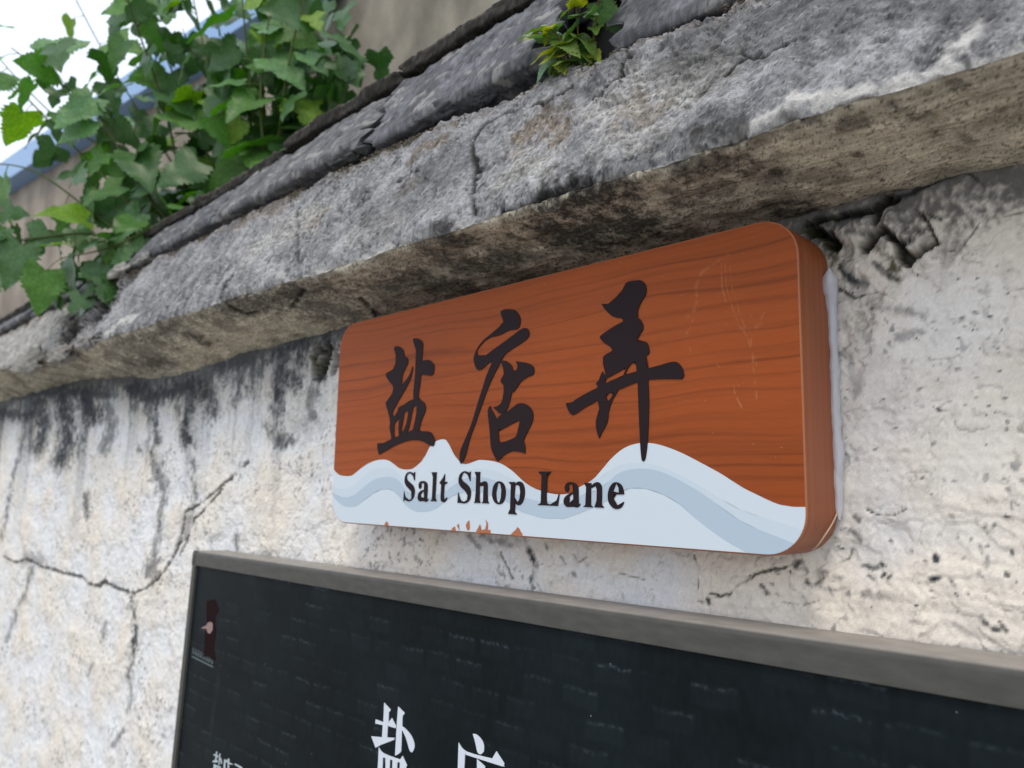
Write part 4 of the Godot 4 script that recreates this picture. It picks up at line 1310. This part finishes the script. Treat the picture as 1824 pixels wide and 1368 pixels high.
# ---------------------------------------------------------------- plants
# A toothed mulberry leaf lying in the x (across) / y (towards the tip) plane, facing +z, with its stalk end at the origin.
func leaf_mesh(kind: int, lobes: float, droop: float, fold: float, slender := 1.0) -> ArrayMesh:
	var v := PackedVector3Array()
	var n := PackedVector3Array()
	var idx := PackedInt32Array()
	var c := PackedColorArray()
	var N := 27
	var rr := RandomNumberGenerator.new()
	rr.seed = 900 + kind
	for k in N:
		var t := k / (N - 1.0)
		var half := 0.52 * slender * pow(sin(PI * pow(minf(t * 0.97 + 0.03, 1.0), 0.58)), 0.85) * (1.0 - 0.18 * t)
		half *= 1.0 - lobes * (exp(-pow((t - 0.47) / 0.10, 2.0)) - 0.25 * exp(-pow((t - 0.28) / 0.1, 2.0)))
		var tooth := 1.0 if k % 2 == 0 else 0.86
		if k == 0:
			half = 0.05
		if k == N - 1:
			half = 0.003
		for q in 5:
			var side := (q - 2) / 2.0
			var w := half * side * (tooth if absf(side) > 0.9 else 1.0)
			w *= 1.0 + 0.08 * rr.randf_range(-1, 1) * absf(side)
			var back := -0.20 * (1.0 - t) * pow(absf(side), 1.3) * (1.0 if k > 0 else 0.2)
			var y := t + back * (0.5 + 0.5 * (1.0 - t))
			var z := -droop * t * t + fold * absf(w) - 0.22 * absf(w) * absf(w) + 0.03 * sin(t * 14.0 + kind) * absf(side)
			v.append(Vector3(w, y, z))
			n.append(Vector3.BACK)
			var g := 1.18 if q == 2 else (0.95 + 0.1 * rr.randf())
			if q != 2 and k % 4 == 1:
				g *= 1.08
			c.append(Color(g, g, g * 0.95))
	for k in N - 1:
		for q in 4:
			var a := k * 5 + q
			for e in [a, a + 5, a + 6, a, a + 6, a + 1]:
				idx.append(e)
	n = grid_normals(v, 5, N)
	return arrays_mesh(v, n, idx, c)

func leaf_material(c: Color, glow: Color, rough: float) -> StandardMaterial3D:
	var m := StandardMaterial3D.new()
	m.albedo_color = c.linear_to_srgb()
	m.vertex_color_use_as_albedo = true
	m.roughness = rough
	m.metallic_specular = 0.5
	m.backlight_enabled = true
	m.backlight = glow.linear_to_srgb()
	m.cull_mode = BaseMaterial3D.CULL_DISABLED
	m.albedo_texture = noise_tex("leaf", 0.03, 3, 256, 0.72, 1.0)
	m.uv1_triplanar = true
	m.uv1_scale = Vector3(1.1, 1.1, 1.1)
	return m

func leaf_at(at: Vector3, tip: Vector3, facing: Vector3, size: float) -> Transform3D:
	var y := tip.normalized()
	var z := (facing - y * facing.dot(y)).normalized()
	var x := y.cross(z)
	return Transform3D(Basis(x * size, y * size, z * size), at)

func build_shrub() -> void:
	var shrub := thing("mulberry_shrub")
	tag(shrub, "leafy green shrub with toothed leaves hanging over the wall at upper left", "shrub")
	var shapes := [leaf_mesh(1, 0.0, 0.18, 0.25), leaf_mesh(2, 0.38, 0.25, 0.1), leaf_mesh(3, 0.0, 0.34, 0.4), leaf_mesh(4, 0.42, 0.12, 0.2), leaf_mesh(5, 0.12, 0.05, 0.05)]
	var greens := [
		leaf_material(Color(0.146, 0.329, 0.075), Color(0.45, 0.78, 0.05), 0.42),
		leaf_material(Color(0.186, 0.405, 0.089), Color(0.5, 0.84, 0.06), 0.5),
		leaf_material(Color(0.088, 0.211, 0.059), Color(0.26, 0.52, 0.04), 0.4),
		leaf_material(Color(0.334, 0.574, 0.067), Color(0.7, 0.95, 0.06), 0.5),
		leaf_material(Color(0.225, 0.448, 0.171), Color(0.4, 0.7, 0.08), 0.38),
	]
	var wood := plain(Color(0.085, 0.09, 0.045), 0.8)
	var twig := plain(Color(0.12, 0.15, 0.05), 0.7)
	rng.seed = 2024
	var spots := []
	for bk in branch_points.size():
		var path := PackedVector3Array()
		var first: Vector3 = branch_points[bk][0]
		path.append(first + Vector3(rng.randf_range(-0.03, 0.03), -0.55, -0.22))
		path.append(first + Vector3(0.0, -0.16, -0.09))
		for p in branch_points[bk]:
			path.append(p)
		path = rounded3(path, 6)
		var radii := PackedFloat32Array()
		for k in path.size():
			radii.append(lerpf(0.0046, 0.0012, float(k) / path.size()))
		var v := PackedVector3Array()
		var n := PackedVector3Array()
		var idx := PackedInt32Array()
		tube_into(v, n, idx, path, radii, 6)
		var run := 0.0
		var side := 1.0
		for k in range(7, path.size()):
			run += path[k].distance_to(path[k - 1])
			var gap := 0.040
			if path[k].x < -1.12 and path[k].y > 0.72:
				gap = 0.075
			while run > gap:
				run -= gap
				side = -side
				var t := (path[k] - path[k - 1]).normalized()
				var across := t.cross(Vector3(0.66, -0.1, 0.75)).normalized() * side
				var away := (across * rng.randf_range(0.4, 1.0) + t * rng.randf_range(0.0, 0.7) + Vector3(rng.randf_range(-0.5, 0.5), rng.randf_range(-0.2, 0.3), rng.randf_range(-0.6, 0.6))).normalized()
				var foot := path[k] - t * run
				var knee := foot + away * rng.randf_range(0.02, 0.05) + Vector3(0, -0.004, 0)
				tube_into(v, n, idx, PackedVector3Array([foot, foot.lerp(knee, 0.5) + Vector3(0, 0.003, 0), knee]), PackedFloat32Array([0.0012, 0.0009, 0.0008]), 4)
				spots.append([knee, away, rng.randf(), float(k) / path.size()])
		obj("branch", arrays_mesh(v, n, idx), wood if bk % 3 == 0 else twig, shrub)
	# short inner shoots that fill the base of the bush
	for q in 40:
		var at := Vector3(rng.randf_range(-1.12, -0.42), rng.randf_range(0.56, 0.80), rng.randf_range(-0.34, -0.12))
		at.y -= 0.10 * maxf(0.0, at.x + 0.75)
		spots.append([at, Vector3(rng.randf_range(-1, 1), rng.randf_range(-0.3, 0.5), rng.randf_range(-1, 1)).normalized(), rng.randf(), 0.4])
	for s in spots:
		var away: Vector3 = s[1]
		var tip := away * 0.55 + Vector3(rng.randf_range(-0.4, 0.4), rng.randf_range(-0.95, -0.1), rng.randf_range(-0.3, 0.4))
		var facing := Vector3(0.55, 0.5, 0.55) + Vector3(rng.randf_range(-0.8, 0.8), rng.randf_range(-0.7, 0.7), rng.randf_range(-0.8, 0.8))
		var size := lerpf(0.062, 0.110, s[2])
		var tone := rng.randi_range(0, 4)
		if s[3] > 0.9 and rng.randf() < 0.6:
			size *= 0.62
			tone = 3
		elif tone == 3 and rng.randf() < 0.5:
			tone = 1
		obj("leaf", shapes[rng.randi_range(0, 4)], greens[tone], shrub, leaf_at(s[0], tip, facing, size))
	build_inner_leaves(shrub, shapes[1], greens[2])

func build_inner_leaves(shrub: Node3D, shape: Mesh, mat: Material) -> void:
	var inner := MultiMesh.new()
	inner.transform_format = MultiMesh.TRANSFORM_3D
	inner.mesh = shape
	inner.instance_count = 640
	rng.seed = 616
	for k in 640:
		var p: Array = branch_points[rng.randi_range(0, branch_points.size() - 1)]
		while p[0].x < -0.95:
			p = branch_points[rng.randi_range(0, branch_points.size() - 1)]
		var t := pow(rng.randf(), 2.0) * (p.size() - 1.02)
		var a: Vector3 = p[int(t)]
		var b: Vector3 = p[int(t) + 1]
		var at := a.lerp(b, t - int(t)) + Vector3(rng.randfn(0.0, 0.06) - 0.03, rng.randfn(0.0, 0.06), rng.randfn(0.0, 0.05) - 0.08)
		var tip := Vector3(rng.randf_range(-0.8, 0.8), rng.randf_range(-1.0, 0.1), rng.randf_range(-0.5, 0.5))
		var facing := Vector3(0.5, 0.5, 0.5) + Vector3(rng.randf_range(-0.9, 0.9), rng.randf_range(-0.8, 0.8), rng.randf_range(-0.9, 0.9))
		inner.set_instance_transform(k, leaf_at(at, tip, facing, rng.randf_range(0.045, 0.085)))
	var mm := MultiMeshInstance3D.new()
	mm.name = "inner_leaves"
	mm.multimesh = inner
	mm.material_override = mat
	mm.set_meta("kind", "stuff")
	shrub.add_child(mm)

func build_weed() -> void:
	var weed := thing("weed", Vector3(0.385, 0.452, -0.008))
	tag(weed, "small yellow-green weed growing from the crack on top of the coping", "weed plant")
	var shapes := [leaf_mesh(11, 0.0, 0.3, 0.2, 0.72), leaf_mesh(12, 0.1, 0.15, 0.35, 0.6), leaf_mesh(13, 0.0, 0.45, 0.3, 0.85)]
	var greens := [
		leaf_material(Color(0.25, 0.40, 0.07), Color(0.6, 0.75, 0.08), 0.6), leaf_material(Color(0.50, 0.56, 0.06), Color(0.85, 0.85, 0.08), 0.6),
		leaf_material(Color(0.22, 0.39, 0.18), Color(0.4, 0.6, 0.1), 0.5), leaf_material(Color(0.36, 0.48, 0.22), Color(0.5, 0.6, 0.2), 0.55),
	]
	var stem := plain(Color(0.17, 0.12, 0.05), 0.7)
	rng.seed = 31
	# each shoot: foot, head
	var shoots := [[Vector3(-0.02, -0.004, 0.0), Vector3(-0.034, 0.044, 0.014)], [Vector3(0.0, -0.004, 0.0), Vector3(0.012, 0.058, 0.02)], [Vector3(0.012, 0.0, -0.004), Vector3(0.038, 0.066, 0.012)], [Vector3(-0.006, 0.0, 0.004), Vector3(-0.012, 0.03, 0.03)]]
	var count := 0
	for s in shoots:
		var a: Vector3 = s[0]
		var b: Vector3 = s[1]
		var path := rounded3(PackedVector3Array([a, a.lerp(b, 0.5) + Vector3(0.003, 0.004, 0.002), b]), 4)
		obj("stem", tube(path, even(path.size(), 0.0011), 5), stem, weed)
		for k in 11:
			var t := 0.12 + 0.9 * k / 10.0
			var at: Vector3 = path[mini(int(t * (path.size() - 1)), path.size() - 1)]
			var an := k * 2.4 + count
			var away := Vector3(cos(an), rng.randf_range(-0.35, 0.35), sin(an) * 0.8 + 0.35)
			if t < 0.6:
				away.y -= 0.5
			var facing := Vector3(rng.randf_range(-0.4, 0.6), 0.9, rng.randf_range(0.2, 1.0))
			var tone := 1 if t > 0.75 and rng.randf() < 0.7 else rng.randi_range(0, 2)
			obj("leaf", shapes[rng.randi_range(0, 2)], greens[tone], weed, leaf_at(at, away, facing, rng.randf_range(0.019, 0.036) * (0.75 if t > 0.8 else 1.0)))
			count += 1
	obj("leaf", shapes[1], greens[3], weed, leaf_at(Vector3(-0.036, 0.044, 0.014), Vector3(-1, 0.05, 0.25), Vector3(0.1, 0.7, 0.7), 0.037))
	obj("leaf", shapes[0], greens[2], weed, leaf_at(Vector3(-0.018, 0.014, 0.01), Vector3(-0.45, -0.6, 0.5), Vector3(0.1, 0.5, 0.8), 0.034))
	obj("leaf", shapes[0], greens[2], weed, leaf_at(Vector3(0.044, 0.06, 0.016), Vector3(0.5, -0.6, 0.4), Vector3(0.1, 0.6, 0.8), 0.036))

# ---------------------------------------------------------------- houses behind
func box_into(st: SurfaceTool, size: Vector3, at: Vector3, basis := Basis()) -> void:
	var b := BoxMesh.new()
	b.size = size
	st.append_from(b, 0, Transform3D(basis, at))

func box(called: String, size: Vector3, at: Vector3, mat: Material, parent: Node) -> MeshInstance3D:
	var b := BoxMesh.new()
	b.size = size
	return obj(called, b, mat, parent, Transform3D(Basis(), at))

func render_wall(c: Color, scale: float) -> StandardMaterial3D:
	var m := plain(c, 0.95)
	m.albedo_texture = noise_tex("render", 0.008, 5, 512, 0.70, 1.0)
	m.uv1_triplanar = true
	m.uv1_world_triplanar = true
	m.uv1_scale = Vector3(scale, scale * 0.6, scale)
	m.heightmap_enabled = true
	m.heightmap_texture = noise_tex("relief", 0.045, 5, 512, 0.0, 1.0)
	m.heightmap_scale = 0.3
	return m

func build_houses() -> void:
	# house with the blue sheet-metal eave: its front turned a few degrees from the wall
	var far_house := thing("house", Vector3(-5.676, 0.0, -0.581))
	far_house.rotation.y = atan2(0.104, 0.995)
	tag(far_house, "beige rendered house with a blue sheet metal eave behind the shrub", "house")
	var tan_wall := render_wall(Color(0.47, 0.405, 0.335), 0.7)
	# local x runs along the eave to the right, local z towards the lane
	box("wall", Vector3(10.6, 3.93, 3.0), Vector3(-1.75, 0.305, -1.62), tan_wall, far_house)
	var metal := plain(Color(0.20, 0.36, 0.62), 0.35)
	metal.metallic_specular = 0.6
	box("eave", Vector3(10.75, 0.178, 0.14), Vector3(-1.72, 2.287, -0.07), metal, far_house)
	var sheet := plain(Color(0.17, 0.31, 0.55), 0.4)
	var roof := SurfaceTool.new()
	roof.begin(Mesh.PRIMITIVE_TRIANGLES)
	for k in 48:
		box_into(roof, Vector3(0.12, 0.018, 3.3), Vector3(-7.0 + k * 0.22, 2.70, -1.72), Basis(Vector3.RIGHT, 0.2))
	box_into(roof, Vector3(10.75, 0.02, 3.32), Vector3(-1.72, 2.68, -1.72), Basis(Vector3.RIGHT, 0.2))
	obj("roof", roof.commit(), sheet, far_house)
	box("sill_band", Vector3(10.62, 0.10, 0.07), Vector3(-1.75, 1.16, -0.09), render_wall(Color(0.36, 0.315, 0.265), 0.7), far_house)
	# nearer house at the right
	var near_house := thing("house", Vector3(-2.62, 0.0, -1.25))
	tag(near_house, "grey-beige rendered house wall with a dark brown strip at its left corner right of the shrub", "house")
	var beige := render_wall(Color(0.37, 0.335, 0.27), 0.8)
	box("wall", Vector3(6.2, 5.65, 2.6), Vector3(3.1, 1.175, -1.3), beige, near_house)
	box("corner_strip", Vector3(0.24, 5.65, 0.14), Vector3(0.12, 1.175, 0.06), render_wall(Color(0.19, 0.16, 0.13), 0.9), near_house)  # darker brown upright strip at the left corner of the wall
	box("cornice", Vector3(6.3, 0.16, 0.12), Vector3(3.12, 3.7, 0.05), beige, near_house)

# ---------------------------------------------------------------- scene
func _ready() -> void:
	var cam := Camera3D.new()
	cam.name = "camera"
	var lens := CameraAttributesPhysical.new()
	lens.frustum_focal_length = 23.9
	lens.exposure_aperture = 6.6
	lens.frustum_focus_distance = 0.625
	cam.attributes = lens
	cam.transform = Transform3D(Basis(Vector3(0.7087, 0.0194, -0.7053), Vector3(0.0845, 0.9901, 0.1121), Vector3(0.7004, -0.1390, 0.7000)).orthonormalized(), Vector3(0.8308, 0.042, 0.5195))
	cam.keep_aspect = Camera3D.KEEP_HEIGHT
	add_child(cam)
	cam.fov = 53.4
	cam.near = 0.02
	cam.far = 400.0
	cam.current = true
	var sky := ProceduralSkyMaterial.new()
	sky.sky_top_color = Color(0.86, 0.91, 0.98)
	sky.sky_horizon_color = Color(0.95, 0.965, 0.985)
	sky.sky_curve = 0.2
	sky.sky_energy_multiplier = 1.0
	sky.ground_bottom_color = Color(0.35, 0.34, 0.32)
	sky.ground_horizon_color = Color(0.6, 0.6, 0.58)
	sky.sun_angle_max = 1.0
	var env := Environment.new()
	env.background_mode = Environment.BG_SKY
	env.sky = Sky.new()
	env.sky.sky_material = sky
	env.background_energy_multiplier = 1.0
	env.tonemap_mode = Environment.TONE_MAPPER_LINEAR
	env.tonemap_exposure = 1.52
	env.sdfgi_enabled = true
	env.ssao_enabled = true
	env.ssil_enabled = true
	var around := WorldEnvironment.new()
	around.name = "surroundings"
	around.environment = env
	add_child(around)
	var sun := DirectionalLight3D.new()
	sun.name = "sun"
	sun.light_color = Color(1.0, 0.96, 0.9)
	sun.light_energy = 0.3
	sun.light_angular_distance = 18.0
	sun.shadow_enabled = true
	sun.rotation_degrees = Vector3(-58, 28, 0)
	add_child(sun)

	# ground
	var ground := StandardMaterial3D.new()
	ground.albedo_color = Color(0.42, 0.405, 0.375).linear_to_srgb()
	ground.albedo_texture = noise_tex("paving", 0.02, 4, 512, 0.7, 1.0)
	ground.uv1_triplanar = true
	ground.uv1_world_triplanar = true
	ground.uv1_scale = Vector3(0.5, 0.5, 0.5)
	ground.roughness = 0.9
	var g := PlaneMesh.new()
	g.size = Vector2(400, 400)
	var go := obj("ground", g, ground, self, Transform3D(Basis(), Vector3(0, -1.65, 0)))
	go.set_meta("kind", "structure")

	# the wall with its coping and slabs
	var wall := thing("garden_wall")
	tag(wall, "old whitewashed plaster wall with a grey weathered cement coping, stained and cracked", "wall")
	var lime := masonry(0.95, 0.02, 9.0)
	build_wall(wall, lime)
	var rough := masonry(0.74, 0.03, 9.0)
	var coping := build_coping(wall, rough)
	box("core", Vector3(8.3, 2.06, 0.24), Vector3(-0.95, -0.63, -0.21), plain(Color(0.3, 0.28, 0.25)), wall)
	var slate := Color(0.215, 0.215, 0.23)
	var lead := Color(0.24, 0.237, 0.245)
	# lower row of slabs: leaning back, its front face seen from below
	var low := [[-5.0, -3.2], [-3.18, -2.2], [-2.18, -1.62], [-1.60, -1.19], [-1.17, -0.86], [-0.845, -0.43], [-0.42, 0.025], [0.035, 0.345], [0.425, 0.80], [0.81, 1.4], [1.42, 3.0]]
	for k in low.size():
		var x0: float = low[k][0]
		var x1: float = low[k][1]
		var m := (x0 + x1) / 2.0
		var b := top_y(m) + 0.017 + 0.003 * sin(k * 2.1)
		var t := 0.558 + 0.020 * sstep(-0.9, 0.4, m)
		slab("coping_slab", coping, rough, x0, x1, [Vector2(b - 0.004, -0.085), Vector2(b, -0.003 + 0.004 * sin(k * 1.3)), Vector2(b + 0.010, -0.001 + 0.004 * sin(k * 1.3)), Vector2(t, -0.044), Vector2(t + 0.004, -0.10)], slate if k % 3 else lead, 3.0 + 7.0 * k, 0.0022 if m > -1.3 else 0.008, 0.75)
	# upper row: thinner tiles, overhanging lower edge coloured near-black for lichen and shade
	var upper := [[-5.0, -3.4], [-3.38, -2.3], [-2.28, -1.7], [-1.69, -1.3], [-1.29, -0.93], [-0.925, -0.62], [-0.61, -0.27], [-0.265, 0.05], [0.055, 0.39], [0.395, 0.78], [0.79, 1.5], [1.52, 3.0]]
	for k in upper.size():
		var x0: float = upper[k][0]
		var x1: float = upper[k][1]
		var m := (x0 + x1) / 2.0
		var b := 0.565 + 0.019 * sstep(-0.9, 0.4, m) + 0.003 * sin(k * 1.9)
		slab("ridge_tile", coping, rough, x0, x1, [Vector2(b, -0.13), Vector2(b + 0.001, -0.043 + 0.004 * sin(k * 2.7)), Vector2(b + 0.018, -0.041), Vector2(b + 0.034, -0.14)], Color(0.20, 0.18, 0.15), 90.0 + 5.0 * k, 0.0028 if m > -1.3 else 0.008, 0.2, 0.9)
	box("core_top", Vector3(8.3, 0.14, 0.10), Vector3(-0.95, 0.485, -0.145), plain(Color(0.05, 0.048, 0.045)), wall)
	# broken pieces
	var dusty := Color(0.36, 0.335, 0.30)
	lump("mortar_lump", coping, rough, Vector3(0.165, 0.478, -0.012), Vector3(0.042, 0.011, 0.016), Color(0.13, 0.13, 0.14), 3.0)
	lump("mortar_lump", coping, rough, Vector3(0.245, 0.474, -0.014), Vector3(0.022, 0.008, 0.012), Color(0.12, 0.12, 0.13), 9.0)
	lump("mortar_lump", coping, rough, Vector3(-0.86, 0.482, 0.0), Vector3(0.06, 0.017, 0.02), Color(0.46, 0.44, 0.40), 14.0)
	lump("mortar_lump", coping, rough, Vector3(-0.73, 0.486, -0.004), Vector3(0.045, 0.012, 0.016), Color(0.36, 0.35, 0.33), 17.0)
	lump("mortar_lump", coping, rough, Vector3(-0.02, 0.482, -0.010), Vector3(0.035, 0.008, 0.014), Color(0.14, 0.14, 0.14), 12.0)
	lump("plaster_flake", coping, rough, Vector3(-0.985, 0.312, 0.062), Vector3(0.085, 0.020, 0.018), dusty, 31.0)
	lump("plaster_flake", coping, rough, Vector3(-1.25, 0.328, 0.060), Vector3(0.13, 0.030, 0.02), Color(0.42, 0.39, 0.34), 37.0)
	lump("plaster_flake", coping, rough, Vector3(-0.815, 0.318, 0.062), Vector3(0.05, 0.014, 0.016), Color(0.38, 0.36, 0.34), 43.0)
	lump("plaster_flake", coping, rough, Vector3(-1.02, 0.425, 0.020), Vector3(0.07, 0.018, 0.018), Color(0.22, 0.21, 0.20), 47.0)

	build_sign()
	build_board()
	build_shrub()
	build_weed()
	build_houses()

	# dry moss crumbs along the upper edge of the coping
	var crumb := SphereMesh.new()
	crumb.radius = 0.5
	crumb.height = 0.8
	crumb.radial_segments = 7
	crumb.rings = 4
	var moss := MultiMesh.new()
	moss.transform_format = MultiMesh.TRANSFORM_3D
	moss.use_colors = true
	moss.mesh = crumb
	moss.instance_count = 5200
	rng.seed = 8
	var clump := fbm("clump", 2)
	var placed := 0
	while placed < 5200:
		var x := rng.randf_range(-1.7, 0.9)
		if clump.get_noise_1d(x * 9.0) + rng.randf_range(-0.3, 0.3) < 0.02:
			continue
		var d := rng.randfn(0.0, 0.009)
		var s := rng.randf_range(0.001, 0.0030)
		var bas := Basis.from_euler(Vector3(rng.randf() * 6.0, rng.randf() * 6.0, rng.randf() * 6.0)).scaled(Vector3(s, s * rng.randf_range(0.5, 1.2), s))
		var down := maxf(0.0, -d)
		moss.set_instance_transform(placed, Transform3D(bas, Vector3(x, top_y(x) - 0.001 - 0.9 * down, -maxf(d, 0.0) + 0.4 * down)))
		var k := rng.randf_range(0.5, 1.3)
		moss.set_instance_color(placed, Color(0.13 * k, 0.105 * k, 0.07 * k))
		placed += 1
	var mm := MultiMeshInstance3D.new()
	mm.name = "moss"
	mm.multimesh = moss
	var mossy := StandardMaterial3D.new()
	mossy.vertex_color_use_as_albedo = true
	mossy.roughness = 1.0
	mm.material_override = mossy
	tag(mm, "dry brown moss crumbs along the top edge of the coping", "moss", "", "stuff")
	add_child(mm)
